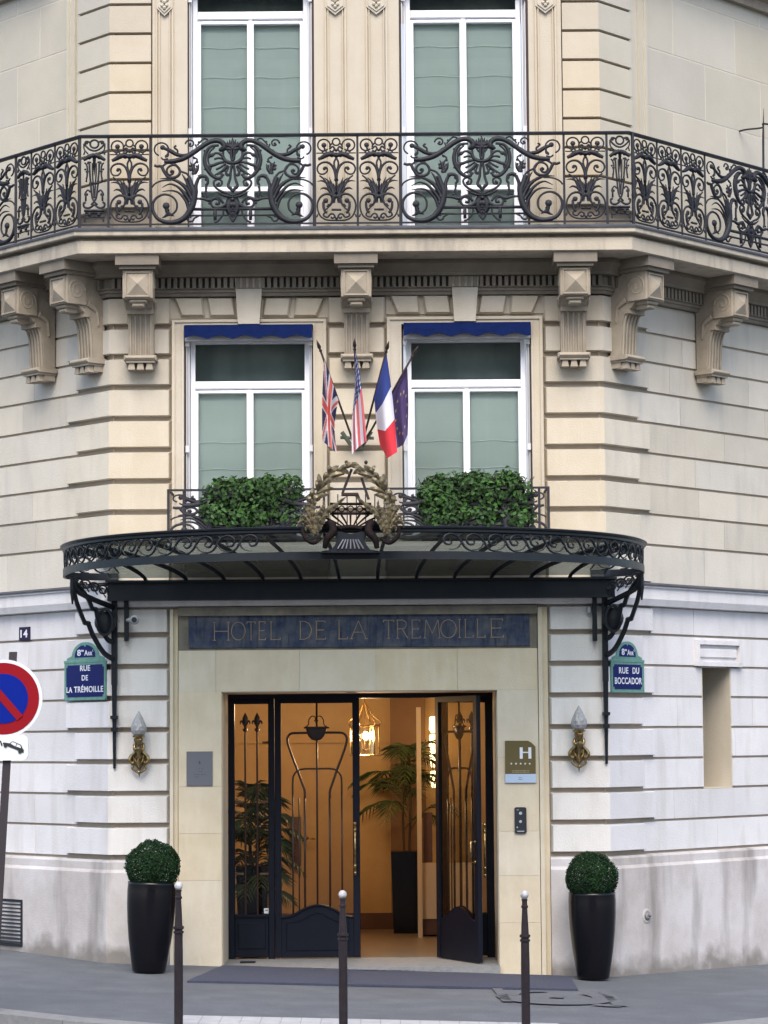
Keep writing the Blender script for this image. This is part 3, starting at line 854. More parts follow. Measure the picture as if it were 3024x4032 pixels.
# architrave surrounds, first floor
def architrave(ox0, ox1, ozt, ix0, ix1, izt, zb, key=None):
    mb = MB()
    for (a, b, z0, z1) in ((ox0, ix0, zb, ozt), (ix1, ox1, zb, ozt), (ix0, ix1, izt, ozt)):
        mb.box(a, b, -.004, .058, z0, z1)
    e = .028                                           # raised outer fillet and inner bead
    for (a, b, z0, z1) in ((ox0, ox0 + e, zb, ozt), (ox1 - e, ox1, zb, ozt), (ox0 + e, ox1 - e, ozt - e, ozt)):
        mb.box(a, b, -.022, -.004, z0, z1)
    e = .02
    for (a, b, z0, z1) in ((ix0 - e, ix0, zb, izt), (ix1, ix1 + e, zb, izt), (ix0 - e, ix1 + e, izt, izt + e)):
        mb.box(a, b, -.014, -.004, z0, z1)
    build('window_surround', mb, M['cream'], B)
architrave(XQu + .004, XP0 - .004, U(540, 690)[1], W1[0], W1[1], ZW1, ZSC1 + .3)
architrave(XP1 + .004, XQRu - .004, U(1000, 684)[1], W2[0], W2[1], ZW1 + .0, ZSC1 + .3)
# keystones and flat arch stones
for cx0, cx1, dy in ((508, 568, 0), (974, 1034, -6)):
    mb = MB()
    t0, zt = U(cx0 - 1, 588 + dy); t1, _ = U(cx1 + 1, 588 + dy)
    b0, zb = U(cx0 + 7, 702 + dy); b1, _ = U(cx1 - 7, 702 + dy)
    poly = [(b0, zb), (b1, zb), (t1, zt), (t0, zt)]
    mb.prism(poly, lambda a, b, h: (a, -h, b), -.05, .07)
    build('keystone', mb, M['cream'], B)
    mb = MB()
    zt2 = U(770, 640 + dy)[1] ; zb2 = U(770, 684 + dy)[1]
    for q in ((-131, -68, -126, -70, 0), (0, 0, 0, 0, 0)):
        pass
    c = (cx0 + cx1) / 2
    for (tl, tr, bl, br) in ((-163, -100, -148, -96), (-92, -34, -86, -28), (34, 92, 28, 86), (100, 163, 96, 148)):
        P4 = [U(c + bl, 684 + dy), U(c + br, 684 + dy), U(c + tr, 641 + dy), U(c + tl, 641 + dy)]
        xs4 = [p[0] for p in P4]
        if min(xs4) < XQu + .004: P4 = [(max(p[0], XQu - .12), p[1]) for p in P4]
        cxm = sum(p[0] for p in P4) / 4; czm = sum(p[1] for p in P4) / 4
        inn = [(p[0] + (.02 if p[0] < cxm else -.02), p[1] + (.02 if p[1] < czm else -.02)) for p in P4]
        vs_ = [(p[0], .04, p[1]) for p in P4] + [(p[0], -.0, p[1]) for p in inn]
        mb.add(vs_, [(4, 5, 6, 7), (0, 1, 5, 4), (1, 2, 6, 5), (2, 3, 7, 6), (3, 0, 4, 7)])
    mb.box(P4[0][0] if False else U(c - 170, 640)[0], U(c + 170, 640)[0], .045, .062, zb2, zt2)
    build('flat_arch_stones', mb, M['cream'], B)

# ---- entablature: mouldings and dentils under the balcony
zE = [U(770, y, FR, .12)[1] for y in (640, 620, 596, 575)]
print('zE', zE, 'ZB', ZB)
full = [LT.xy(12.5, 0), (-AX, 0), (AX, 0), RT.xy(12.5, 0)]
mb = MB()
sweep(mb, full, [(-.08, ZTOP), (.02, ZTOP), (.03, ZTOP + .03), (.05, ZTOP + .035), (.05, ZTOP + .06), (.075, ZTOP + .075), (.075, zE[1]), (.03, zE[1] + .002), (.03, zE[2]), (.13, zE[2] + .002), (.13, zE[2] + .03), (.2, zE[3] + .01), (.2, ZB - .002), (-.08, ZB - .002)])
build('cornice_moulding', mb, M['slab_shade'], B)  # moulding colour carries the shade below the slab
mb = MB()
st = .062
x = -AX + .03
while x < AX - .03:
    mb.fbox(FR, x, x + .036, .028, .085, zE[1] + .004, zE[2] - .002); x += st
build('dentil_row', mb, M['slab_shade'], B)
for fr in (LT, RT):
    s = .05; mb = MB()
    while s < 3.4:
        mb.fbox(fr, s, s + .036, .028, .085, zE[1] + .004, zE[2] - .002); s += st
    build('dentil_row', mb, M['slab_shade'], B)

# ---- balcony slab
mb = MB()
zs0 = ZB; e1 = U(770, 521, FR, .57)[1]; e2 = U(770, 503, FR, .57)[1]
e0 = U(770, 516, FR, .57)[1]; e3 = U(770, 506, FR, .60)[1]; e4 = U(770, 494, FR, .62)[1]
sweep(mb, full, [(-.05, zs0), (.545, zs0), (.565, zs0 + .01), (.565, e0), (.50, e0 + .004), (.50, e3 - .003), (.615, e3), (.62, e3 + .008), (.62, e4), (-.05, e4)])
build('balcony_slab', mb, M['slab'], B)
mb = MB(); sweep(mb, full, [(.10, e4 + .002), (.632, e4 - .004), (.632, e4 + .014), (.60, ZS), (.10, ZS)]); build('balcony_lead', mb, M['lead'], B)

# ---- corbels
def zc_(yu, d): return U(770, yu, FR, d)[1]
CZ = {k: zc_(v, d) for k, v, d in (('t', 558, .46), ('c', 580, .46), ('b', 641, .46), ('p0', 646, .40), ('p1', 661, .36), ('f0', 667, .22), ('f1', 765, .15), ('m1', 779, .18), ('g', 795, .16))}
def corbel(fr, s):
    mb = MB()
    ZC = lambda k: CZ[k]
    w = .125
    P = lambda a, b, h: fr.p(s + h, a, b)
    # scrolled body in profile
    prof = [(-.02, ZC('g') + .05), (.11, ZC('g') + .06), (.11, ZC('f1')), (.118, ZC('f1') + .12), (.132, ZC('f0') - .14), (.155, ZC('f0') - .06), (.195, ZC('f0') - .005), (.25, ZC('p1') + .015), (.30, ZC('p0') + .01), (.32, ZC('b')), (.44, ZC('b') + .001), (.44, ZC('t')), (-.02, ZC('t'))]
    mb.prism(prof, P, -w, w)
    # front block with pyramid panel
    wb = .148
    mb.bbox(fr, s - wb, s + wb, .22, .455, ZC('b'), ZC('c') + .005, .008)
    zc0, zc1 = ZC('b') + .035, ZC('c') - .035
    zm = (zc0 + zc1) / 2
    a0, a1 = s - wb + .045, s + wb - .045
    pts = [fr.p(a0, .456, zc0), fr.p(a1, .456, zc0), fr.p(a1, .456, zc1), fr.p(a0, .456, zc1), fr.p(s, .51, zm)]
    mb.add(pts, [(0, 1, 4), (1, 2, 4), (2, 3, 4), (3, 0, 4)])
    t_ = .012
    for (x0, x1, q0, q1) in ((a0 - .02, a1 + .02, zc0 - .02, zc0 - .02 + t_), (a0 - .02, a1 + .02, zc1 + .008, zc1 + .02), (a0 - .02, a0 - .008, zc0 - .01, zc1 + .01), (a1 + .008, a1 + .02, zc0 - .01, zc1 + .01)):
        mb.fbox(fr, x0, x1, .45, .47, q0, q1)
    # capping mouldings
    sw = [(0, ZC('t')), (.0, ZC('t'))]
    mb.mi = 1  # caps in the darker stone that paints in the slab's shade
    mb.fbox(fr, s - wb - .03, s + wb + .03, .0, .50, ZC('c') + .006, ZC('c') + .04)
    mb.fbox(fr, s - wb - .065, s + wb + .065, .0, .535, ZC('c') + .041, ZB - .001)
    mb.mi = 0
    # pendant under the block
    mb.bbox(fr, s - .085, s + .085, .24, .43, ZC('p0') - .022, ZC('b') - .001, .012)
    mb.bbox(fr, s - .06, s + .06, .26, .41, ZC('p1'), ZC('p0') - .023, .012)
    # volutes on both cheeks
    for sg in (-1, 1):
        c = (.335, (ZC('b') + ZC('c')) / 2 + .0)
        pts = []
        for i in range(46):
            a = i / 45 * 2 * math.pi * 2.1; r = .095 * (1 - i / 45) + .012
            pts.append(fr.p(s + sg * (w + .012), c[0] - r * math.cos(a), c[1] + r * math.sin(a)))
        mb.tube(pts, lerp_list([.02, .014, .02], 46), 6)
        # acanthus along the side edge
        edge = [(.19, ZC('b') + .02), (.10, ZC('b') - .03), (.075, ZC('p0') - .06), (.06, ZC('p1') - .12)]
        ep = cr([fr.p(s + sg * (w + .004), a, b) for a, b in edge], 4)
        mb.tube(ep, lerp_list([.035, .028, .02, .012], len(ep)), 6)
    # flutes on the lower front
    fl = [(.112, ZC('f1') + .01), (.120, ZC('f1') + .12), (.134, ZC('f0') - .14), (.158, ZC('f0') - .06), (.175, ZC('f0') - .035)]
    for k in range(5):
        a = s - .1 + .05 * k
        pts = cr([fr.p(a, d + .004, z) for d, z in fl], 4)
        mb.tube(pts, .0135, 6)
    mb.fbox(fr, s - w - .004, s + w + .004, .15, .225, ZC('f0') - .035, ZC('f0') + .01)
    # bottom moulding and guttae
    wm = .16
    mb.bbox(fr, s - wm, s + wm, -.02, .215, ZC('m1') + .018, ZC('f1') - .002, .02)
    mb.fbox(fr, s - wm + .02, s + wm - .02, -.02, .185, ZC('m1') - .004, ZC('m1') + .018)
    for k in (-1, 0, 1):
        c = s + k * .088
        q = [fr.p(c - .036, .17, ZC('g')), fr.p(c + .036, .17, ZC('g')), fr.p(c + .036, .06, ZC('g')), fr.p(c - .036, .06, ZC('g')),
             fr.p(c - .024, .165, ZC('m1') - .003), fr.p(c + .024, .165, ZC('m1') - .003), fr.p(c + .024, .06, ZC('m1') - .003), fr.p(c - .024, .06, ZC('m1') - .003)]
        mb.hexa(q)
    mb.fbox(fr, s - wm + .03, s + wm - .03, -.02, .11, ZC('g') + .01, ZC('m1') - .004)
    build('corbel', mb, [M['corbel'], M['slab_shade']], B)
for xu in (303.5, 771, 1240): corbel(FR, U(xu, 780, FR, .15)[0])
for x, y in ((337, 1450), (144, 1490)): corbel(LT, F(x, y, LT, .12)[0])
for x, y in ((2478, 1430), (2815, 1480)): corbel(RT, F(x, y, RT, .12)[0])

# ================================================================ second floor wall
ZV = ZS + .002
XA0, XA1 = F(598, 200)[0], F(2212, 200)[0]             # inner ends of the quoins
JV = [F(500, y)[1] for y in (482, 368, 252, 137, 22, -95, -215, -330)]
pj = JV[1] - JV[0]
JV = [JV[0] - pj * 3, JV[0] - pj * 2, JV[0] - pj] + JV
mbv = {'L': MB(), 'R': MB()}
for k in range(len(JV) - 1):
    z0, z1 = max(JV[k], ZV), JV[k + 1]
    if z1 < ZV + .05: continue
    for sd in 'LR':
        p = qpath(sd, XA0 if sd == 'L' else XA1, .55)
        b = MB(); block(b, p, z0, z1, -.075, 0, .026, .004, .006, .01)
        for fi in range(len(b.f)):
            seg = fi % 2 if fi < 8 else (0 if fi == 8 else 1)
            b.m[fi] = 1 if ((seg == 0) == (sd == 'L')) else 0
        t = mbv[sd]; base = len(t.v); t.v.extend(b.v); t.f.extend([tuple(i + base for i in f) for f in b.f]); t.m.extend(b.m)
for sd in 'LR': build('second_floor_quoin', mbv[sd], [M['upper'], M['ashlar']], B)
# flat pilasters beside and between the windows, with sunk panels and pendants
def pil(x0, x1, panels):
    mb = MB(); mb.box(x0, x1, -.0, .058, ZV, ZT)
    for a, b in panels:
        for (p, q) in ((a - .03, a - .012), (b + .012, b + .03), (a, a + .012), (b - .012, b)):
            mb.box(p, q, -.02, .0, ZV + .12, ZT)
        c = (a + b) / 2; zt = U(340, 30)[1]; mbo = MB()
        w = (b - a) / 2 + .02
        mbo.prism([(c - w, zt + .17), (c - w, zt + .05), (c, zt - .03), (c + w, zt + .05), (c + w, zt + .17)], lambda a_, b_, h: (a_, -h, b_), -.01, .03)
        mbo.prism([(c - w + .02, zt + .17), (c - w + .02, zt + .06), (c, zt), (c + w - .02, zt + .06), (c + w - .02, zt + .17)], lambda a_, b_, h: (a_, -h, b_), .03, .042)
        for dx, dz, r in ((-.022, .075, .02), (.022, .075, .02), (0, .05, .02), (0, .11, .024), (-.03, .13, .016), (.03, .13, .016)):
            mbo.ball((c + dx, -.045, zt + dz), r, 8)
        build('pilaster_pendant', mbo, M['cream'], B)
    build('pilaster', mb, M['upper'], B)
def X(px): return F(px, 250)[0]
pil(XA0 + .006, V1[0] + .0, [(X(625), X(672))])
pil(V1[1], V2[0], [(X(1290), X(1352)), (X(1452), X(1514))])
pil(V2[1], XA1 - .006, [(X(2118), X(2180))])
# ashlar side walls with light pointing
for fr, xe in ((LT, 300), (RT, 2510)):
    mb = MB(); mbj = MB()
    s0 = F(xe, 300, fr, -.04)[0]
    mb.fbox(fr, .56, s0 - .0, -.07, -.045, ZV, ZT)
    for a, b, d in ((s0, s0 + .05, -.02), (s0 + .05, s0 + .10, -.035), (s0 + .10, s0 + .14, -.015)): mb.fbox(fr, a, b, -.07, d, ZV, ZT)
    sA = s0 + .143
    zj = [ZV + .02, F(100, 505 if fr is LT else 520, fr, -.04)[1], 0, 0, 0, 0]
    if fr is LT: zj = [F(x, y, fr, -.04)[1] for x, y in ((200, 448), (150, 235), (100, 50))]
    else: zj = [F(x, y, fr, -.04)[1] for x, y in ((2700, 455), (2700, 232), (2700, 8))]
    zj = [ZV, zj[0]] + zj[1:] + [zj[2] + .52, zj[2] + 1.04, ZT]
    for k in range(len(zj) - 1):
        cuts = [sA]; x = sA + .35 + (k % 2) * .55 + rnd.random() * .2
        while x < 12.4: cuts.append(x); x += .95 + rnd.random() * .3
        cuts.append(12.5)
        for a, b in zip(cuts[:-1], cuts[1:]):
            mb.fbox(fr, a + .008, b - .008, -.07, -.05 + rnd.random() * .001, zj[k] + .008, zj[k + 1] - .008)
    mbj.fbox(fr, sA, 12.5, -.062, -.0522, ZV, ZT)
    build('ashlar_wall', mb, M['ashlar'], B); build('mortar_joints', mbj, M['mortar'], B)
# dark cornice at the very top of the right hand wall
for fr, (x, y) in ((RT, (3000, 40)), (LT, (20, -5))):
    mb = MB()
    zz = F(x, y, fr, .03)[1]
    a, b = (fr.xy(.3, 0), fr.xy(12.5, 0)) if fr is RT else (fr.xy(12.5, 0), fr.xy(.9, 0))
    sweep(mb, [a, b], [(-.07, zz), (.02, zz), (.02, zz + .10), (.08, zz + .13), (.22, zz + .16), (.22, zz + .24), (-.07, zz + .24)])
    build('upper_cornice', mb, M['corbel'], B)
# roof slab so the building is closed
mb = MB()
poly = [LT.xy(12.5, -.3), (-2.2, .3), (2.2, .3), RT.xy(12.5, -.3)]
mb.prism(poly, lambda a, b, h: (a, b, h), ZT, ZT + .2)
build('roof', mb, M['lead'], B)
# ================================================================ entrance: frame, leaves, lobby
YD = .90
def DF(cx, cy): return F(850 + cx / 1.4426, 2700 + cy / 1.4426, FR, -YD)
mb = MB()
zt = ZD - .01
gl = {}
gx0, gzt = DF(105, 105); gx1, gzb = DF(300, 1305)
lx0 = DF(335, 800)[0]; XH2 = .80
rx0 = .835; rx1 = 1.275; rg0 = .90
zin = DF(400, 74)[1]                                  # underside of the head frame
mb.box(XD0 + .009, XD1 - .009, YD, YD + .08, zin, zt)
mb.bbox(FR, XD0 + .009, gx0, -(YD + .08), -YD, 0, zin, .006)
mb.bbox(FR, gx1, lx0 - .004, -(YD + .08), -YD, 0, zin, .006)
mb.bbox(FR, gx0, gx1, -(YD + .07), -(YD + .003), gzt, zin - .001, .006)
mb.bbox(FR, gx0, gx1, -(YD + .07), -(YD + .003), .02, gzb, .006)
mb.bbox(FR, gx0 + .03, gx1 - .03, -(YD + .005), -(YD - .008), .10, gzb - .07, .008)
mb.box(gx0, gx1, YD - .02, YD + .0, gzb - .012, gzb + .012)
mb.bbox(FR, XH2 + .01, rg0, -(YD + .08), -YD, 0, zin, .006)
mb.bbox(FR, rx1, XD1 - .009, -(YD + .08), -YD, 0, zin, .006)
mb.bbox(FR, rg0, rx1, -(YD + .07), -(YD + .003), gzt, zin - .001, .006)
mb.bbox(FR, rg0, rx1, -(YD + .07), -(YD + .003), .02, gzb, .006)
mb.box(rg0, rx1, YD - .02, YD + .0, gzb - .012, gzb + .012)
dframe = build('door_frame', mb, M['navy'], B)
def pane(name, x0, x1, z0, z1, y, parent, m='glassdoor', local=False):
    mb = MB(); mb.add([(x0, y, z0), (x1, y, z0), (x1, y, z1), (x0, y, z1)], [(0, 1, 2, 3)])
    return build(name, mb, M[m], parent, local=local)
pane('side_pane', gx0, gx1, gzb, gzt, YD + .04, dframe); pane('side_pane', rg0, rx1, gzb, gzt, YD + .04, dframe)
# bars with lily finials in the side light
def finial_bars(xs, z0, z1, zf):
    mb = MB()
    for x in xs:
        mb.tube([(x, YD + .015, z0), (x, YD + .015, z1)], .0105, 6)
        mb.lathe([(.012, 0), (.026, .012), (.026, .03), (.012, .04)], (x, YD + .015, z1), 8)
        zf0 = z1 + .04
        mb.leaf([(x, YD + .01, zf0), (x, YD + .01, zf0 + .05), (x, YD + .01, zf0 + .10), (x, YD + .01, zf0 + .155)], [.01, .026, .028, .002], .3)
        for s_ in (-1, 1):
            pts = cr([(x + s_ * .008, YD + .012, zf0 + .02), (x + s_ * .028, YD + .012, zf0 + .065), (x + s_ * .046, YD + .012, zf0 + .062), (x + s_ * .048, YD + .012, zf0 + .035)], 4)
            mb.tube(pts, lerp_list([.008, .011, .005], len(pts)), 6)
        mb.box(x - .03, x + .03, YD + .0, YD + .02, zf0 + .035, zf0 + .052)
    return mb
fx = [DF(167, 600)[0], DF(235, 600)[0]]; fz0 = gzb; fz1 = DF(167, 262)[1]
build('finial_bars', finial_bars(fx, gzb, fz1, 0), M['bar'], dframe)
build('finial_bars', finial_bars([rg0 + .12, rg0 + .24], gzb, fz1, 0), M['bar'], dframe)
mb = MB()
for cx, cy in ((93, 662), (247, 662), (93, 1070), (247, 1070), (262, 322)):
    x, z = DF(cx, cy); mb.box(x, x + .115, YD + .045, YD + .055, z - .011, z + .011)
build('glazing_clips', mb, M['amber2'], dframe)
mb = MB(); x, z = DF(286, 1280); mb.box(x - .024, x + .024, YD + .034, YD + .038, z - .026, z + .026)
mb.mi = 1; mb.box(x - .012, x + .016, YD + .032, YD + .034, z + .0, z + .012)
build('door_sticker', mb, [M['signwhite'], M['steelp']], dframe)

# one leaf in local coordinates, hinge at x=0, outside towards -Y
SC = 26.4 / FOC / 1.4426
def lm(cx, cy, y=0.0): return ((cx - 330) * SC * .975, y, (1530 - cy) * SC + .012)
LW = (822 - 330) * SC * .975
def leafmesh(sx):
    def T(v): return Vector((v.x * sx, v.y, v.z))
    parts = {}
    mb = MB(); mb.T = T
    def lb(c0, c1, cy0, cy1, y0=0, y1=.05, c=.005):
        a = lm(c0, cy1); b = lm(c1, cy0)
        mb.bbox(FR, a[0], b[0], -y1, -y0, a[2], b[2], c)
    lb(330, 367, 74, 1530); lb(782, 822, 74, 1530); lb(367, 782, 74, 105)
    # kick panel with a bell shaped top
    top = [(367, 1306), (400, 1303), (440, 1292), (480, 1268), (530, 1247), (580, 1238), (630, 1247), (680, 1268), (715, 1292), (750, 1303), (782, 1306)]
    tp = cr([Vector((a, b, 0)) for a, b in top], 3)
    poly = [(p.x, p.y) for p in tp] + [(782, 1530), (367, 1530)]
    mb.prism([(lm(a, b)[0], lm(a, b)[2]) for a, b in poly], lambda a, b, h: (a, h, b), .008, .042)
    mb.tube([lm(p.x, p.y, .0) for p in tp], .012, 6)
    tin = [lm(395 + (755 - 395) * i / 20, 1335 - 52 * math.exp(-((i - 10) / 4.2) ** 2), .006) for i in range(21)]
    mb.tube(tin, .006, 5); mb.tube([lm(395, 1335, .006), lm(395, 1490, .006), lm(755, 1490, .006), lm(755, 1335, .006)], .006, 5)
    parts['kick'] = mb
    g = MB(); g.T = T
    a = lm(367, 1310); b = lm(782, 105)
    g.add([(a[0], .03, a[2]), (b[0], .03, a[2]), (b[0], .03, b[2]), (a[0], .03, b[2])], [(0, 1, 2, 3)])
    parts['glass'] = g
    w = MB(); w.T = T
    def tb(pts, r, n=5, sm=True): 
        P = [lm(a, b, .005) for a, b in pts]
        w.tube(cr(P, n) if sm else P, r, 7)
    tb([(575, 105), (575, 1240)], .0105, sm=False)
    half = [(573, 272), (470, 272), (425, 276), (405, 300), (408, 335), (430, 400), (465, 490), (490, 560), (503, 598), (504, 640)]
    tb(half, .0125); tb([(503, 640), (503, 1262)], .0115, sm=False)
    tb([(577 * 2 - a if False else 1153 - a, b) for a, b in half], .0125); tb([(648, 640), (648, 1262)], .0115, sm=False)
    tb([(576, 475), (500, 475), (462, 486), (440, 512), (434, 550), (434, 620)], .010); tb([(434, 620), (434, 1296)], .0095, sm=False)
    tb([(576, 475), (655, 475), (690, 486), (712, 512), (718, 550), (718, 620)], .010); tb([(718, 620), (718, 1290)], .0095, sm=False)
    tb([(470, 640), (470, 1276)], .007, sm=False)
    # bowl and bail
    def prof(): return [(.001, -.062), (.05, -.055), (.085, -.035), (.104, -.005), (.107, .004), (.12, .006), (.12, .014), (.09, .014)]
    c = lm(572, 252, .005)
    w.lathe([(r * .98, h * 1.9) for r, h in prof()], c, 20, sy=.28)
    w.tube([lm(500, 244, .0), lm(648, 244, .0)], .008, 6)
    for s_ in (-1, 1):
        tb([(572 + s_ * 62, 240), (572 + s_ * 45, 225), (572 + s_ * 42, 200), (572 + s_ * 28, 180), (572 + s_ * 10, 180), (572 + s_ * 4, 196), (572 + s_ * 12, 206)], .006)
    w.lathe([(.004, -.03), (.012, -.01), (.006, .01)], lm(572, 205, .0), 8)
    parts['grille'] = w
    h = MB(); h.T = T
    p0, p1 = lm(794, 1070, -.06), lm(794, 778, -.06)
    h.tube([p0, p1], .011, 8)
    for cy in (785, 820, 1020, 1060): h.ball(lm(794, cy, -.06), .017, 8, sz=1.3)
    for cy in (815, 1025): h.tube([lm(794, cy, -.06), lm(794, cy, .002)], .008, 6)
    parts['pull'] = h
    d = MB(); d.T = T
    d.tube([lm(801, 985, .055), lm(801, 985, .105), lm(801, 875, .105), lm(801, 875, .055)], .009, 8)
    d.lathe([(.014, 0), (.014, .012)], lm(801, 985, .052), 8, ax=(0, 1, 0)); d.lathe([(.014, 0), (.014, .012)], lm(801, 875, .052), 8, ax=(0, 1, 0))
    parts['inner'] = d
    return parts
for (hx, sx, rot, lab) in ((lx0, 1, 0, 'closed left leaf of the navy door'), (XH2 + .01, -1, R(117.2), 'right leaf of the navy door standing open outwards')):
    ps = leafmesh(sx)
    dl = build('door_leaf', ps['kick'], M['navy'], B, local=True, label=lab)
    dl.location = (hx, YD + .0, 0); dl.rotation_euler = (0, 0, rot)
    build('leaf_glass', ps['glass'], M['glassdoor'], dl, local=True)
    build('leaf_grille', ps['grille'], M['bar'], dl, smooth=True, local=True)
    build('pull_handle', ps['pull'], M['brass'], dl, smooth=True, local=True)
    build('inner_handle', ps['inner'], M['brass'], dl, smooth=True, local=True)
# threshold
mb = MB(); mb.box(XD0, XD1, -.06, YD + .1, -.3, .0); build('threshold', mb, M['kerb'], B)
mb = MB(); p = FP(968, 3778, .4); mb.box(p.x - .06, p.x + .09, .42, .55, .001, .012); build('door_closer_plate', mb, M['greymetal'], B)

# lobby room
LX0, LX1, LY0, LY1, LZ = -1.75, 2.3, YD + .1, 4.9, 2.78
mb = MB()
mb.box(LX0 - .1, LX0, LY0, LY1, 0, LZ); mb.box(LX0, LX1, LY1, LY1 + .1, 0, LZ); mb.box(LX1, LX1 + .1, LY0, LY1, 0, LZ)
mb.mi = 1
xb = FP(1537, 3000, LY1).x; xc = FP(1642, 3000, LY1).x
mb.box(xb, xc + .1, LY1 - .06, LY1 - .001, .19, LZ)
mb.mi = 2
mb.box(LX0, LX1, LY1 - .03, LY1 - .002, 0, .19)
mb.mi = 0
mb.box(LX0, xb - .002, LY1 - .04, LY1 - .002, 2.16, 2.2)
build('lobby_wall', mb, [M['amber'], M['amber2'], M['wood']], B)
mb = MB(); mb.box(LX0, LX1, YD + .101, LY1 - .031, -.2, .0); build('lobby_floor', mb, M['lobbyfloor'], B)
mb = MB(); mb.box(LX0, LX1, LY0, LY1, LZ + .001, LZ + .1); build('lobby_ceiling', mb, M['amber'], B)
# near left partition with its door and lock plate seen through the left leaf
mb = MB(); p = FP(1180, 3300, LY1 - .1)
mb.box(p.x - .12, p.x + .01, LY1 - .07, LY1 - .04, FP(1180, 3410, LY1).z, FP(1180, 3215, LY1).z)
dd = build('inner_door', mb, M['wood'], B)
mb = MB(); q = FP(1206, 3300, LY1 - .1); mb.ball((q.x, LY1 - .12, q.z), .025, 10); mb.tube([(q.x, LY1 - .12, q.z), (q.x + .1, LY1 - .12, q.z - .01)], .01, 6)
build('door_knob', mb, M['brass'], dd, smooth=True)
# white post and half open cream door on the right
mb = MB()
xa, xz = FP(1643, 3300, 3.6).x, FP(1661, 3300, 3.6).x
mb.box(xa, xz, 3.6, 3.68, 0, FP(1650, 2785, 3.6).z)
x2 = FP(1722, 3300, 3.6).x
mb.box(xz + .002, x2 + .5, 3.7, 3.74, FP(1700, 3620, 3.6).z, FP(1700, 3400, 3.6).z)
mb.box(xz + .1, x2 + .45, 3.695, 3.7, FP(1700, 3590, 3.6).z, FP(1700, 3430, 3.6).z)
build('inner_door', mb, M['creamwood'], B)
mb = MB(); mb.box(xz + .0, x2 + .5, 3.72, 4.2, .02, FP(1700, 3620, 3.6).z - .005); build('dark_console', mb, M['wood'], B)
mb = MB(); mb.box(xz + .02, xz + .12, 3.75, 3.85, FP(1700, 3398, 3.6).z, FP(1700, 3200, 3.6).z); build('dark_frame', mb, M['wood'], B)
# wall lamps in the lobby
for (x, y) in ((1708, 2855), (1708, 2925), (1709, 2990), (1712, 3070)):
    mb = MB(); p = FP(x, y, 4.55); mb.lathe([(.03, -.09), (.055, -.05), (.05, .09), (.03, .1)], p, 10)
    o = single('lobby_sconce', mb, M['sconce'], 'small lit shade glowing beside the mirror inside the lobby, %s' % {2855: 'topmost of the column of four', 2925: 'second from the top', 2990: 'third from the top', 3070: 'lowest of the four'}[y], 'wall lamp', p, group='lit shades inside the lobby')

# hanging lantern
lp = FP(1436, 2900, 2.2)
def LZf(cy): return FP(1436, 2700 + cy / 1.4426, 2.2).z
tl = thing('hanging_lantern', 'lit brass and glass hexagonal lantern hanging in the lobby doorway', 'lantern', (lp.x, lp.y, LZf(400)))
mb = MB(); r = .155
za, zb_ = LZf(395), LZf(225)
for k in range(6):
    a = R(60 * k + 10); x, y = lp.x + r * math.cos(a), lp.y + r * math.sin(a)
    a2 = R(60 * k + 70); x2, y2 = lp.x + r * math.cos(a2), lp.y + r * math.sin(a2)
    mb.tube([(x, y, za), (x, y, zb_)], .007, 5)
    for z in (za, zb_, zb_ - .02): mb.tube([(x, y, z), (x2, y2, z)], .008, 5)
    mb.tube(cr([(x, y, zb_), (lp.x + (x - lp.x) * 1.15, lp.y + (y - lp.y) * 1.15, zb_ + .035), (lp.x + (x - lp.x) * .6, lp.y + (y - lp.y) * .6, LZf(170)), (lp.x + (x - lp.x) * .2, lp.y + (y - lp.y) * .2, LZf(115)), (lp.x, lp.y, LZf(95))], 4), .006, 5)
mb.tube([(lp.x, lp.y, LZf(95)), (lp.x, lp.y, LZ)], .008, 6); mb.tube([(lp.x, lp.y, za), (lp.x, lp.y, LZf(120))], .005, 5)
for k in range(3):
    a = R(120 * k); mb.tube([(lp.x, lp.y, za + .05), (lp.x + .05 * math.cos(a), lp.y + .05 * math.sin(a), za + .07), (lp.x + .05 * math.cos(a), lp.y + .05 * math.sin(a), za + .13)], .008, 6)
build('lantern_frame', mb, M['brass'], tl, smooth=False)
mb = MB()
for k in range(6):
    a = R(60 * k + 10); a2 = R(60 * k + 70); rr = r - .004
    mb.add([(lp.x + rr * math.cos(a), lp.y + rr * math.sin(a), za), (lp.x + rr * math.cos(a2), lp.y + rr * math.sin(a2), za), (lp.x + rr * math.cos(a2), lp.y + rr * math.sin(a2), zb_), (lp.x + rr * math.cos(a), lp.y + rr * math.sin(a), zb_)], [(0, 1, 2, 3)])
build('lantern_glass', mb, M['glassdoor'], tl)
mb = MB(); bz = LZf(285); mb.ball((lp.x + .012, lp.y - .05, bz), .032, 12, sz=1.4); build('lantern_bulb', mb, M['bulb'], tl, smooth=True)
def plight(loc, e, r, c=(1, .66, .36)):
    d = bpy.data.lights.new('lobby_light', 'POINT'); d.energy = e; d.shadow_soft_size = r; d.color = c
    o = bpy.data.objects.new('lobby_light', d); col.objects.link(o); o.location = loc
plight((lp.x, lp.y - .1, bz + .0), 36, .06)
plight((-.9, 3.2, 2.55), 17, .15); plight((1.7, 3.3, 2.3), 6, .12)  # two unseen fill lights added to brighten the lobby
mb = MB(); mb.lathe([(.07, 0), (.07, .03), (.03, .05)], (-.35, 2.6, LZ - .05), 12); single('smoke_detector', mb, M['creamwood'], 'small round detector on the lobby ceiling above the left door leaf', 'detector', (-.35, 2.6, LZ - .05))

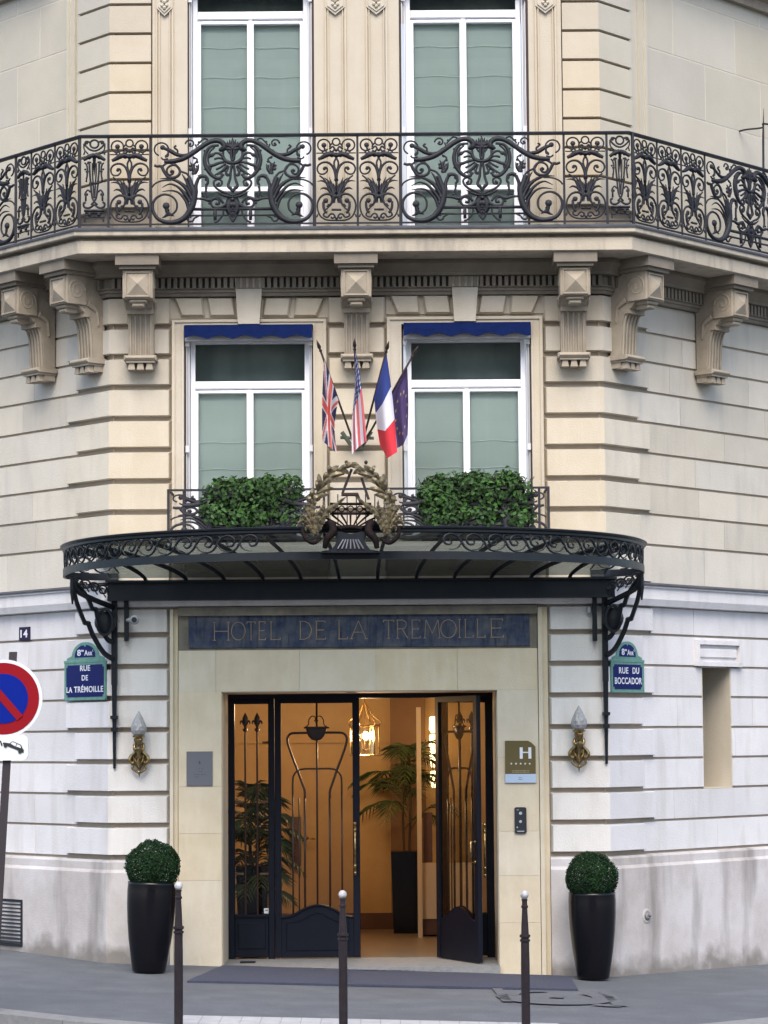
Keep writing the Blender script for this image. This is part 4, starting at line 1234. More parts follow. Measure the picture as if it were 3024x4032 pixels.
# palms in the lobby
def palm(x, y, potr, poth, crown, label, n=11, seed=1, reach=.6, tall=.6):
    rn = random.Random(seed)
    t = thing('potted_palm', label, 'palm', (x, y, 0))
    mb = MB(); mb.fbox(FR, x - potr, x + potr, -y - potr, -y + potr, .001, poth); 
    mb2 = MB(); c = 0.012
    mb2.hexa([(x - potr * .85, y - potr * .85, .002), (x + potr * .85, y - potr * .85, .002), (x + potr * .85, y + potr * .85, .002), (x - potr * .85, y + potr * .85, .002), (x - potr, y - potr, poth), (x + potr, y - potr, poth), (x + potr, y + potr, poth), (x - potr, y + potr, poth)])
    build('pot', mb2, M['pot'], t)
    mb = MB()
    for k in range(3):
        a = k * 2.1; mb.tube(cr([(x + .04 * math.cos(a), y + .04 * math.sin(a), poth), (x + .06 * math.cos(a), y + .05 * math.sin(a), (poth + crown) / 2), (x + .05 * math.cos(a + .4), y + .05 * math.sin(a), crown)], 4), .014, 6)
    build('trunk', mb, M['twig'], t)
    mb = MB()
    for k in range(n):
        a = rn.random() * 6.28; el = .5 + rn.random() * .9; L = reach * (.75 + .5 * rn.random())
        st = Vector((x + rn.uniform(-.04, .04), y + rn.uniform(-.04, .04), crown - rn.random() * tall))
        d = Vector((math.cos(a) * math.cos(el), math.sin(a) * math.cos(el) * .8, math.sin(el)))
        pts = [st + d * (L * i / 12) + Vector((0, 0, -.62 * L * (i / 12) ** 2.3)) for i in range(13)]
        mb.tube(pts, lerp_list([.006, .002], 13), 4)
        for i in range(3, 13):
            t_ = (pts[i] - pts[i - 1]).normalized(); sd = t_.cross(Vector((0, 0, 1))).normalized()
            for s_ in (-1, 1):
                ll = .24 * math.sin(math.pi * (i / 13) ** .8) + .05
                dirv = (sd * s_ * .8 + t_ * .75 + Vector((0, 0, -.25 + rn.uniform(-.1, .1)))).normalized()
                q = pts[i]; w = t_ * .011
                e = q + dirv * ll + Vector((0, 0, -ll * .25)); m_ = q + dirv * ll * .5
                mb.add([q - w, q + w, m_ + w, e, m_ - w], [(0, 1, 2, 3, 4)])
    build('fronds', mb, M['palm'], t)
p = FP(1004, 3500, 1.55); palm(p.x - .02, 1.5, .165, FP(1004, 3408, 1.5).z, 1.55, 'tall dark palm in a black square pot behind the left side light', 34, 3, .66, 1.0)
p = FP(1609, 3500, 4.3); palm(p.x - .03, 4.35, .17, FP(1609, 3352, 4.3).z, 2.05, 'palm in a tall black pot at the back of the lobby beside the white post', 22, 8, .9, .95)

# ================================================================ canopy
tc = thing('glass_canopy', 'black iron and glass entrance canopy with a curved scrollwork rim over the door', 'canopy', (0, 0, 3.6))
ZR1 = U(760, 1141.5, FR, 2.78)[1]; ZR0 = U(760, 1209, FR, 2.78)[1]
ZR0b = U(760, 1192, FR, 2.78)[1]
bx0, bzt = F(430, 2290); bx1, bzb = F(2416, 2362); bzt = F(1400, 2283)[1]; bzb = F(1400, 2362)[1]
print('canopy', ZR0, ZR1, bx0, bx1, bzb, bzt)
A_, Bv = 2.795, 2.5
def rim(u):                        # u 0..1 left to right
    a = math.pi * (1.115 - 1.23 * u)
    x = A_ * math.copysign(abs(math.cos(a)) ** .86, math.cos(a)); s = math.sin(a)
    y = -.33 - Bv * (abs(s) ** .95) * (1 if s > 0 else -.38)
    if s < 0: x *= (1 - .42 * (abs(s)) ** 1.2)
    return (x - .03, min(y, -.06))
NRIM = 96
rp = [rim(i / NRIM) for i in range(NRIM + 1)]
mb = MB()
# outward is right of travel when going left->right
sweep(mb, rp, [(-.02, ZR1 - .032), (.0, ZR1 - .044), (.02, ZR1 - .032), (.02, ZR1 - .012), (.042, ZR1 - .004), (.046, ZR1 + .010), (.03, ZR1 + .018), (-.03, ZR1 + .018), (-.03, ZR1 - .012)])
sweep(mb, rp, [(-.008, ZR0), (.016, ZR0), (.016, ZR0b), (-.008, ZR0b)])
canr = build('canopy_rim', mb, M['canopy'], tc)
# running wave scroll between the rails
def arc_tab():
    L = [0]
    for i in range(NRIM): L.append(L[-1] + (Vector(rp[i + 1]) - Vector(rp[i])).length)
    return L
LT_ = arc_tab(); TOT = LT_[-1]
def rimat(s, z, off=0):
    s = max(0, min(TOT - 1e-6, s))
    k = 0
    lo, hi = 0, NRIM
    while hi - lo > 1:
        m_ = (lo + hi) // 2
        if LT_[m_] <= s: lo = m_
        else: hi = m_
    t = (s - LT_[lo]) / (LT_[lo + 1] - LT_[lo]); a = Vector(rp[lo]); b = Vector(rp[lo + 1]); p = a.lerp(b, t)
    return Vector((p.x, p.y, z))
fmb = {True: MB(), False: MB()}
zc0, zc1 = ZR0b, ZR1 - .04; H = zc1 - zc0
pitch = .205; ns = int(TOT / pitch)
half_n = ns // 2
for i in range(ns):
    left = i < half_n; mb = fmb[left]
    if abs(rimat(TOT * (i + .5) / ns, 0).x) < .78: continue
    s0 = TOT * i / ns; 
    def q(a, b):
        a_ = a if left else 1 - a
        return rimat(s0 + a_ * pitch * 1.0, zc0 + b * H)
    main = cr([q(-.55, .02), q(-.2, .04), q(.1, .2), q(.3, .55), q(.5, .85), q(.78, .95), q(1.02, .82), q(1.08, .6), q(.98, .4), q(.8, .38), q(.72, .52), q(.82, .62)], 3)
    mb.tube(main, lerp_list([.005, .011, .014, .012, .010, .007], len(main)), 5)
    br = cr([q(.28, .5), q(.42, .25), q(.62, .12), q(.85, .1)], 3)
    mb.tube(br, lerp_list([.010, .006, .003], len(br)), 5)
    b2 = cr([q(.45, .78), q(.3, .95), q(.1, .92)], 3)
    mb.tube(b2, lerp_list([.009, .004], len(b2)), 5)
for k_ in (True, False): build('frieze', fmb[k_], M['canopy'], canr, smooth=True)
# wall beam
mb = MB(); mb.box(bx0, bx1, -.16, -.02, bzb, bzt - .02); mb.box(bx0 - .02, bx1 + .02, -.19, -.02, bzt - .02, bzt); mb.box(bx0, bx1, -.175, -.16, bzb, bzb + .03)
build('wall_beam', mb, M['canopy'], tc)
# ribs and glass, falling from the rim to the wall
base_px = [580, 739, 887, 1039, 1187, 1336, 1487, 1639, 1787, 1932, 2087, 2239]
tops = [F(x, 2288)[0] for x in base_px]
def rimy(x):
    best = min(((abs(p[0] - x), p) for p in rp if p[1] < -.35), key=lambda t: t[0])
    return best[1][1]
zi = bzt + .005
ribs = []
bounds = [(bx0 + .02, -.1)] + [(x, -.1) for x in tops] + [(bx1 - .02, -.1)]
def ribcurve(x, n=12):
    sgn = 1 if x > 0 else -1; ax_ = abs(x)
    tx = min(ax_ * 1.42, 2.55); ty = rimy(sgn * tx) + .03
    pts = []
    for i in range(n + 1):
        t = i / n
        # leaves the wall squarely and bends outward
        px_ = ax_ + (tx - ax_) * (t ** 1.45)
        py_ = -.12 + (ty + .12) * t
        pz_ = zi + (ZR1 - .055 - zi) * (t ** .8)
        pts.append(Vector((sgn * px_, py_, pz_)))
    return pts
curves = [ribcurve(x) for x in tops]
for c in curves:
    mb = MB(); mb.tube(c, .017, 4); mb.tube([p + Vector((0, 0, -.02)) for p in c], .012, 4)
    build('rib', mb, M['canopy'], tc)
edgeL = [Vector((bx0 + .02 - .12 * (i / 12), -.12 - .55 * (i / 12), zi + (ZR1 - .055 - zi) * (i / 12))) for i in range(13)]
edgeR = [Vector((-p.x, p.y, p.z)) for p in edgeL]
allc = [edgeL] + curves + [edgeR]
for i in range(len(allc) - 1):
    mb = MB(); a, b = allc[i], allc[i + 1]
    n_ = len(a)
    vs_ = []
    for k in range(n_): vs_ += [a[k] + Vector((0, 0, .02)), b[k] + Vector((0, 0, .02))]
    # the outer row follows the rim between the two ribs
    mb.add(vs_, [(2 * k, 2 * k + 1, 2 * k + 3, 2 * k + 2) for k in range(n_ - 1)])
    sa, sb = a[-1], b[-1]
    seg = [Vector((p[0], p[1] + .02, ZR1 - .035)) for p in rp if sa.x + .01 < p[0] < sb.x - .01 and p[1] < -.35]
    if seg:
        ring = [sa + Vector((0, 0, .02))] + seg + [sb + Vector((0, 0, .02))]
        c_ = (sa + sb) / 2 + Vector((0, .02, .02))
        mb.add([c_] + ring, [(0, k, k + 1) for k in range(1, len(ring))])
    build('glass_pane', mb, M['glassroof'], tc)
# side brackets against the quoins
for sg, bxx in ((-1, F(452, 2800)[0]), (1, F(2385, 2800)[0])):
    mb = MB()
    ztp = bzb + .02; zlo = U(248 if sg < 0 else 1308, 1660 if sg < 0 else 1650)[1]
    mb.box(bxx - .028, bxx + .028, -.075, -.0, U(250, 1480)[1], ztp)
    zmid = U(250, 1480)[1]
    mb.hexa([(bxx - .012, -.03, zlo), (bxx + .012, -.03, zlo), (bxx + .012, -.005, zlo), (bxx - .012, -.005, zlo), (bxx - .024, -.07, zmid), (bxx + .024, -.07, zmid), (bxx + .024, -.0, zmid), (bxx - .024, -.0, zmid)])
    mb.box(bxx - .036, bxx + .036, -.085, -.0, U(250, 1553)[1], U(250, 1546)[1])
    mb.box(bxx - .03 , bxx + .03, -.08, -.0, U(250, 1580)[1], U(250, 1572)[1])
    # second short hanging bar inboard
    xi = bxx - sg * (.085 if sg < 0 else .27) * (1 if sg > 0 else -1) * (1 if sg > 0 else -1)
    xi = F(500, 2450)[0] if sg < 0 else F(2340, 2450)[0]
    mb.box(xi - .022, xi + .022, -.07, -.01, U(270 if sg < 0 else 1285, 1385)[1], ztp)
    # outward arms: from the post up to the rim tip
    tip = Vector((sg * 2.74, -.62, ZR0 - .03))
    def q(t, dz, out): return Vector((bxx + (tip.x - bxx) * out, -.04 + (tip.y + .04) * out, dz))
    zA = U(250, 1425)[1]
    arm1 = cr([q(0, zA, 0), q(0, zA + .06, .25), q(0, zA + .22, .5), q(0, zA + .34, .62)], 5)
    mb.tube(arm1, .026, 6); 
    arm1b = cr([q(0, zA + .34, .70), q(0, zA + .52, .88), q(0, ZR0 - .08, .985)], 5)
    mb.tube([q(0, zA + .34, .60), q(0, zA + .345, .72)], .024, 6); mb.tube(arm1b, .022, 6)
    arm2 = cr([q(0, zA + .17, .02), q(0, zA + .2, .18), q(0, zA + .34, .36), q(0, zA + .48, .44)], 5)
    mb.tube(arm2, .026, 6); mb.tube([q(0, zA + .48, .43), q(0, zA + .485, .53)], .024, 6)
    mb.tube(cr([q(0, zA + .485, .53), q(0, zA + .6, .66), q(0, ZR0 - .03, .95)], 5), .022, 6)
    mb.tube(cr([q(0, ZR0 - .05, .99), q(0, ZR0 - .15, .2 + .6), q(0, ZR0 - .27, .0)], 5), .030, 6)
    mb.tube([q(0, ZR0, 1.0), q(0, ZR0 - .12, 1.0), q(0, ZR0 - .26, .99)], [.02, .024, .008], 6)
    # round boss
    cc = q(0, zA + .36, .22); mb.lathe([(.01, -.03), (.10, -.02), (.11, 0), (.10, .02), (.01, .03)], cc, 18, ax=(sg * .35, .94, 0))
    mb.tube([cc + Vector((.075 * math.cos(t / 20 * 6.283), -.05, .125 * math.sin(t / 20 * 6.283))) for t in range(21)], .016, 6)
    build('bracket', mb, M['canopy'], tc)
    # filigree between the beam end and the rim
    mb = MB()
    for k in range(5):
        s_ = k / 5
        c0 = Vector((sg * (2.42 + .07 * k), -.13 - .1 * k, ZR0 - .02 - .035 * (1 - s_) * 3))
        pts = [c0 + Vector((sg * r_ * math.cos(a_), -r_ * math.cos(a_), r_ * math.sin(a_))) for a_, r_ in [(i * .5, .055 * (1 - i / 24)) for i in range(18)]]
        mb.tube(pts, .009, 5)
        mb.tube([c0 + Vector((sg * .05, -.03, .06)), c0 + Vector((-sg * .03, .02, -.07))], .007, 5)
    build('bracket_scrolls', mb, M['canopy'], tc)

# ---- crest on the canopy front
YC = -2.92
def CC(cx, cy, y=YC): return FP(1100 + cx / 2.458, 1300 + cy / 2.458, y)
def mir(cx): return 2 * 690 - cx
mb = MB()
rnl = random.Random(5)
def wl(x0, y0, x1, y1, w, mbx, side=1, dy=0):
    p0 = CC(x0, y0, YC - .02 + dy); p1 = CC(x1, y1, YC - .03 + dy); m_ = (p0 + p1) / 2 + Vector((0, -.03, .01 * side))
    pts = cr([p0, m_, p1], 4); ws = [w * math.sin(math.pi * (.08 + .9 * i / (len(pts) - 1))) ** .8 for i in range(len(pts))]
    ws[-1] = .002
    mbx.leaf(pts, ws, .45, nrm=(rnl.uniform(-.5, .5), -1, rnl.uniform(-.2, .5)))
left = [(400, 1560, 380, 1390), (400, 1530, 520, 1420), (370, 1580, 530, 1530), (430, 1450, 480, 1380), (470, 1410, 575, 1310), (450, 1440, 640, 1385), (500, 1400, 470, 1310), (560, 1375, 700, 1300), (600, 1340, 720, 1290), (420, 1500, 560, 1440), (380, 1560, 360, 1450), (640, 1330, 740, 1300), (300, 1700, 275, 1600), (320, 1680, 400, 1600), (310, 1640, 330, 1530), (340, 1640, 470, 1590), (520, 1390, 500, 1340), (600, 1370, 680, 1390)]
for (a, b, c, d) in left:
    wl(a, b, c, d, .024, mb); wl(mir(a) + 10, b, mir(c) + 12, d, .024, mb)
stem = cr([CC(340, 1640), CC(380, 1540), CC(450, 1430), CC(560, 1350), CC(700, 1300)], 6); mb.tube(stem, .008, 6)
stem = cr([CC(mir(340) + 10, 1640), CC(mir(380) + 10, 1540), CC(mir(450) + 10, 1430), CC(mir(560) + 10, 1350), CC(710, 1300)], 6); mb.tube(stem, .008, 6)
build('laurel_wreath', mb, M['gilt'], tc, smooth=False)
mb = MB(); mb.tube([CC(700, 1345), CC(610, 1580)], .012, 6); mb.tube([CC(795, 1430), CC(865, 1640)], .012, 6)
mb.tube([CC(600, 1590), CC(765, 1590)], .016, 6); mb.tube([CC(755, 1590), CC(790, 1680)], .012, 6)
for cx in (648, 838): mb.tube([CC(cx, 1300, -2.4), CC(cx, 1280, -2.4)], .01, 6); mb.ball(CC(cx, 1278, -2.4), .018, 8)
build('wreath_support', mb, M['bar'], tc)
for sg in (0, 1):
    mb = MB()
    def c2(cx, cy, y=YC): return CC(cx if sg == 0 else mir(cx) + 5, cy, y)
    def rl(pts, ws, dy=0, ridge=.5):
        P = cr([c2(a, b, YC - .05 + dy) for a, b in pts], 4); W = lerp_list(ws, len(P)); mb.leaf(P, W, ridge, nrm=(0, -1, .1))
    def fr_(pts, w, dy=0, ridge=.7):
        P = cr([c2(a, b, YC - .04 + dy) for a, b in pts], 6); n_ = len(P)
        W = [max(.002, w * math.sin(math.pi * min(1, .12 + .9 * i / (n_ - 1))) ** .7 * (1 + .30 * math.sin(i * 1.9))) for i in range(n_)]; W[-1] = .002
        mb.leaf(P, W, ridge, nrm=(.15 * (1 if sg else -1), -1, .15))
    fr_([(335, 1995), (300, 1880), (272, 1770), (285, 1680), (280, 1590)], .026)
    fr_([(338, 1990), (325, 1870), (322, 1750), (340, 1660), (330, 1580)], .024, -.02)
    fr_([(345, 1995), (375, 1890), (410, 1790), (500, 1710), (590, 1660)], .024, -.01)
    fr_([(350, 1990), (400, 1880), (455, 1770), (550, 1690), (655, 1605)], .026, -.025)
    fr_([(348, 1985), (370, 1850), (400, 1750), (430, 1700), (425, 1640)], .020, -.04)
    fr_([(325, 1960), (270, 1870), (225, 1845), (190, 1870), (178, 1915)], .022, -.02)
    fr_([(320, 1920), (262, 1820), (225, 1800), (200, 1825)], .018, -.035)
    fr_([(325, 1880), (270, 1760), (240, 1720), (245, 1690)], .018, -.02)
    fr_([(340, 1980), (345, 1880), (365, 1800), (360, 1740)], .016, -.055)
    fr_([(360, 1960), (385, 1870), (440, 1800), (470, 1800)], .016, -.05)
    fr_([(330, 1995), (310, 1930), (275, 1900), (255, 1920), (262, 1950)], .016, -.05)
    build('acanthus', mb, M['gilt'], tc, smooth=False)
    mb = MB()
    P = cr([c2(400, 2010, YC - .02), c2(330, 2060, YC - .06), c2(250, 2010, YC - .08), c2(225, 1930, YC - .08), c2(270, 1890, YC - .08), c2(300, 1930, YC - .08)], 5)
    mb.tube(P, lerp_list([.016, .02, .014, .010], len(P)), 7)
    P = cr([c2(430, 1890), c2(500, 1870, YC - .04), c2(520, 1950, YC - .06), c2(460, 2020, YC - .06), c2(440, 2110, YC - .04)], 5)
    mb.tube(P, lerp_list([.02, .034, .036, .03, .02], len(P)), 8)
    build('scroll_foot', mb, M['leafdark'], tc, smooth=True)
mb = MB()
for cy, r in ((1682, .012), (1775, .012)): mb.tube([CC(490, cy), CC(890 if cy < 1700 else 905, cy)], r, 6)
for cx in (520, 602, 690, 778, 860):
    c_ = CC(cx, 1730); mb.tube([c_ + Vector((.026 * math.cos(i / 12 * 6.283), 0, .026 * math.sin(i / 12 * 6.283))) for i in range(13)], .006, 5)
for cx in (562, 646, 734, 820): mb.ball(CC(cx, 1730), .014, 8)
for a in (-66, -50, -34, -17, 0, 17, 34, 50, 66):
    c0 = CC(690 + a * .9, 1920); Lr = .20 + abs(a) * .0006
    ang = R(a * 1.05); top = c0 + Vector((math.sin(ang) * Lr * 1.05, 0, math.cos(ang) * Lr * .72))
    zmx = CC(690, 1785).z
    if top.z > zmx: top.z = zmx
    mb.tube(cr([c0, c0.lerp(top, .5) + Vector((.0, 0, .006)), top], 3), lerp_list([.006, .009, .011], 7), 5)
P = [CC(690 + 105 * math.sin(R(t)), 1925 - 20 * math.cos(R(t))) for t in range(-90, 91, 18)]
mb.tube(P, .02, 6)
build('sunburst', mb, M['leafdark'], tc, smooth=True)
mb = MB()
prf = [(400, 2155), (410, 2140), (500, 2125), (540, 2080), (560, 2020), (520, 1960), (590, 1950), (690, 1975), (790, 1950), (860, 1960), (820, 2020), (845, 2080), (880, 2125), (970, 2140), (975, 2155)]
PP = [CC(a, b, YC) for a, b in prf]
mb.prism([(p.x, p.z) for p in PP], lambda a, b, h: (a, YC + h, b), -.02, .10)
mb.mi = 1
for a in (-92, -62, -32, 0, 32, 62, 92):
    p0 = CC(690 + a * .75, 2025, YC - .025); p1 = CC(690 + a * 1.35, 2115, YC - .035)
    mb.tube([p0, p1], .0075, 5)
build('lyre_base', mb, [M['canopy'], M['steelp']], tc)
# ================================================================ iron railings
DR = .52
PM = 24.97 / FOC / 1.659
ZRT = FP(1400, 524, -DR).z; ZRB = ZS + .0
Y0c, Y1c = 65.0, 690.0             # measured rows of top rail and slab
def panel_mesh(x0, x1, sym, draw, zt, zb, hscale=None):
    """draw(tb, blob, leafs) in measured coordinates; sym mirrors about the centre"""
    mb = MB(); cx = (x0 + x1) / 2
    sz = (zt - zb) / (Y1c - Y0c)
    def P(a, b): return Vector(((a - x0) * PM, 0, zb + (Y1c - b) * sz))
    def emit(f):
        f(lambda a: a)
        if sym: f(lambda a: 2 * cx - a)
    def tb(pts, r, n=4, sm=True, ns=5):
        def g(mx):
            Q = [P(mx(a), b) for a, b in pts]
            C_ = cr(Q, n) if sm and len(Q) > 2 else Q
            rr = [q_ * TKN for q_ in lerp_list(list(r), len(C_))] if isinstance(r, (tuple, list)) else r * TKN
            mb.tube(C_, rr, ns)
        emit(g)
    def blob(a, b, r, sx=1, sz_=1):
        emit(lambda mx: mb.ball(P(mx(a), b), r, 8, sx=sx, sy=.6, sz=sz_))
    def lf(pts, ws):
        emit(lambda mx: mb.leaf(cr([P(mx(a), b) for a, b in pts], 3), lerp_list(list(ws), (len(pts) - 1) * 3 + 1), .5, thick=.006))
    draw(tb, blob, lf)
    return mb
def spir(cx, cy, r, a0, turns, n=14, shrink=.25):
    return [(cx + r * (1 - (1 - shrink) * i / n) * math.cos(R(a0) + turns * 6.283 * i / n), cy + r * (1 - (1 - shrink) * i / n) * math.sin(R(a0) + turns * 6.283 * i / n)) for i in range(n + 1)]
t1, t2, t3 = .0068, .0095, .013
TKN = 1.28
def draw_big(tb, blob, lf):
    tb(spir(555, 155, 52, 60, -.86, 14, .8), t1); blob(565, 140, .026)
    tb([(555, 208), (570, 222), (600, 215)], t1)
    lf([(560, 140), (610, 160), (660, 190), (720, 195), (760, 190)], (.012, .02, .02, .014, .004))
    tb([(600, 165), (600, 195), (580, 205)], .008); tb([(660, 185), (662, 160), (640, 140), (655, 128)], .008)
    tb([(700, 190), (745, 180), (760, 160)], t1)
    tb([(575, 236), (640, 232), (700, 215), (760, 180), (820, 135), (870, 105), (915, 96), (950, 108), (966, 135), (952, 158), (935, 150)], (.015, .021, .020, .019, .020, .022, .016), ns=6)
    tb(spir(745, 118, 32, 180, .95, 14, .3), t1); blob(745, 118, .013); tb([(777, 120), (790, 150), (800, 145)], t1)
    tb([(790, 128), (830, 85), (860, 90)], t1); blob(800, 105, .012)
    blob(770, 212, .014); blob(790, 240, .014); tb([(760, 205), (790, 225), (770, 255)], .007)
    tb([(510, 260), (530, 268), (555, 268), (572, 300), (600, 340), (640, 345), (672, 325), (676, 290), (650, 262), (615, 264), (592, 290), (600, 320), (622, 325), (635, 305), (620, 298)], (.010, .014, .012, .009, .008, .012)); blob(622, 304, .016)
    tb([(560, 270), (600, 245), (650, 258), (680, 300), (720, 318), (745, 350)], .009)
    blob(765, 262, .020); blob(748, 290, .020); blob(782, 296, .022); blob(765, 315, .020); blob(788, 270, .014); blob(742, 268, .014)
    lf([(770, 320), (765, 280), (745, 240)], (.02, .02, .003)); lf([(770, 320), (790, 290), (800, 255)], (.02, .018, .003))
    tb([(735, 345), (752, 400), (770, 450), (765, 510), (742, 570), (705, 618), (650, 645), (590, 645), (535, 622), (505, 575), (502, 520), (528, 478), (575, 458), (625, 472), (655, 510), (655, 560), (630, 590), (598, 600)],
       (.018, .023, .025, .021, .016, .011, .010, .008, .008, .008), ns=6)
    tb([(800, 345), (780, 400), (782, 450), (770, 500)], (.013, .016, .012))
    blob(588, 535, .036); lf([(590, 550), (600, 585), (640, 605)], (.02, .02, .004)); lf([(600, 560), (590, 600), (560, 615)], (.016, .016, .003))
    lf([(755, 490), (720, 420), (670, 375), (610, 352), (545, 352)], (.022, .022, .016, .012, .003))
    tb([(620, 362), (560, 365), (515, 385), (495, 410)], t1)
    lf([(745, 510), (705, 450), (660, 405), (610, 388), (560, 412)], (.020, .018, .012, .009, .003))
    lf([(735, 560), (715, 500), (670, 448), (620, 432), (560, 440)], (.018, .016, .011, .009, .003))
    lf([(770, 470), (740, 420), (720, 370), (690, 320)], (.02, .02, .014, .004))
    tb([(800, 345), (820, 335), (850, 345), (858, 380), (845, 400)], (.018, .013, .010)); blob(850, 358, .020); blob(848, 415, .015)
    tb([(848, 400), (846, 450), (856, 480)], .009); blob(846, 440, .013)
    # medallion
    tb([(930, 128), (880, 135), (850, 170), (838, 225), (850, 280), (880, 325), (915, 350), (945, 345), (950, 325), (930, 318), (920, 330)], (.010, .014, .016, .014, .010, .007), ns=6)
    tb([(905, 140), (870, 175), (860, 225), (872, 275)], .008)
    blob(838, 165, .012); blob(832, 225, .012); blob(840, 290, .012)
    tb([(985, 160), (1000, 182), (1012, 190)], .008)
    for (a, b) in ((878, 190), (872, 225), (890, 262), (925, 300)): pass
    tb([(958, 200), (930, 182), (905, 182), (885, 200), (868, 192), (866, 215)], (.014, .010, .010, .014, .010)); blob(890, 192, .018)
    tb([(965, 222), (930, 214), (900, 222)], .009); tb([(968, 240), (930, 248), (895, 262), (868, 268), (862, 285), (880, 295)], (.010, .012, .014, .016, .012)); blob(872, 280, .020)
    tb([(975, 252), (945, 275), (912, 292)], .009); tb([(985, 262), (965, 292), (940, 312)], (.012, .014, .010))
    tb([(996, 268), (984, 300), (975, 322), (990, 335), (1004, 318)], .008); blob(960, 330, .012)
    tb([(958, 172), (955, 200), (968, 228), (992, 244), (1022, 250)], (.010, .014, .016, .016))
    tb([(1018, 250), (1008, 300), (1004, 350), (990, 400), (1005, 420), (1022, 445)], (.012, .010, .011, .015, .010))
    tb([(905, 330), (960, 300), (990, 330)], .007)
    # crown
    for (a, b) in ((1000, 88), (985, 100), (965, 112)): lf([(1010, 140), (a + 4, 120), (a, b)], (.016, .014, .002))
    lf([(1022, 150), (1022, 115), (1022, 78)], (.02, .016, .002)); blob(1008, 135, .022); blob(985, 130, .016); tb([(975, 150), (1022, 156)], .014)
    tb([(1010, 150), (1012, 215), (1022, 235)], .012)
    # lower scrolls
    tb([(1018, 470), (975, 450), (930, 430), (902, 400), (900, 372), (925, 358), (948, 372), (945, 398), (925, 402), (922, 388)], (.008, .010, .009, .009, .012)); blob(930, 386, .014)
    lf([(1018, 478), (970, 470), (930, 450), (915, 440)], (.014, .014, .008, .002))
    tb([(1010, 490), (985, 520), (960, 540), (935, 550), (895, 545), (880, 515), (900, 490), (930, 500), (928, 525), (908, 522)], (.014, .012, .010, .010, .012))
    tb([(960, 520), (925, 480), (870, 500), (830, 490), (790, 488)], (.010, .012, .014, .012, .008)); blob(788, 488, .014); blob(832, 470, .012); blob(868, 520, .013)
    tb([(765, 560), (1022, 560)], .0125, sm=False); tb([(725, 603), (1022, 603)], .008, sm=False)
    tb([(905, 565), (905, 635)], .013, sm=False); blob(905, 590, .02)
    tb([(960, 560), (955, 600), (925, 640), (900, 650)], .008)
    tb(spir(742, 622, 26, 0, .9, 12, .3), .008); tb([(768, 622), (800, 605)], .007)
    lf([(1005, 490), (990, 540), (1000, 590), (1022, 600)], (.028, .036, .024, .006)); blob(1010, 530, .030); blob(1010, 570, .022)
    tb([(1022, 585), (1000, 608), (1022, 645)], .010); blob(1022, 610, .012)
def draw_palm(tb, blob, lf):
    tb(spir(208, 133, 43, 20, -.93, 14, .85), t1); blob(210, 132, .026); tb([(210, 145), (215, 165), (195, 178)], .008)
    tb(spir(290, 110, 24, -90, -.5, 8, 1), t1); tb([(250, 135), (266, 118)], .007)
    tb([(245, 160), (268, 142), (278, 160), (262, 178), (250, 168)], .008); tb([(275, 150), (290, 175)], .008)
    tb([(160, 186), (290, 186)], .005, sm=False)
    tb([(172, 228), (200, 215), (228, 198), (262, 192), (290, 205)], (.012, .017, .022, .018, .016)); blob(262, 200, .024)
    tb([(235, 190), (222, 172)], .006)
    tb([(288, 222), (276, 250), (280, 285), (290, 310)], .008); blob(290, 216, .014)
    tb([(290, 365), (284, 320), (266, 275), (236, 250), (200, 250), (172, 270), (166, 300), (182, 326), (212, 326), (232, 305), (226, 285), (208, 285)], (.013, .010, .008, .007, .007, .010)); blob(212, 292, .017)
    blob(290, 368, .022); tb([(290, 370), (290, 470)], .010, sm=False)
    for pts in ([(272, 470), (250, 410), (205, 375), (163, 378)], [(270, 480), (240, 435), (205, 422), (184, 434)], [(276, 460), (262, 400), (244, 350)], [(272, 450), (245, 385), (212, 352)], [(284, 450), (278, 420), (272, 390)]):
        lf(pts, (.018, .014, .010, .002) if len(pts) == 4 else (.016, .012, .002))
    tb([(255, 455), (215, 370), (180, 338)], (.010, .008, .006))
    lf([(278, 440), (270, 480), (274, 525)], (.018, .028, .012)); blob(280, 480, .026)
    tb([(272, 478), (235, 462), (195, 475), (168, 515), (166, 565), (185, 612), (225, 638), (290, 642)], (.012, .009, .007, .007, .007))
    tb([(262, 500), (255, 530), (232, 538)], .009); tb([(262, 490), (250, 540), (225, 545)], .007)
    blob(220, 508, .026); tb([(205, 515), (205, 550), (215, 580), (228, 590)], .011); tb([(215, 575), (245, 545)], .006); blob(216, 578, .012)
    tb([(258, 570), (290, 570)], .009, sm=False)
    tb([(210, 590), (205, 610), (232, 620), (250, 600), (266, 598), (278, 612), (266, 628), (254, 618)], .0075); tb([(278, 610), (290, 640)], .007)
    tb([(167, 600), (160, 620)], .006)
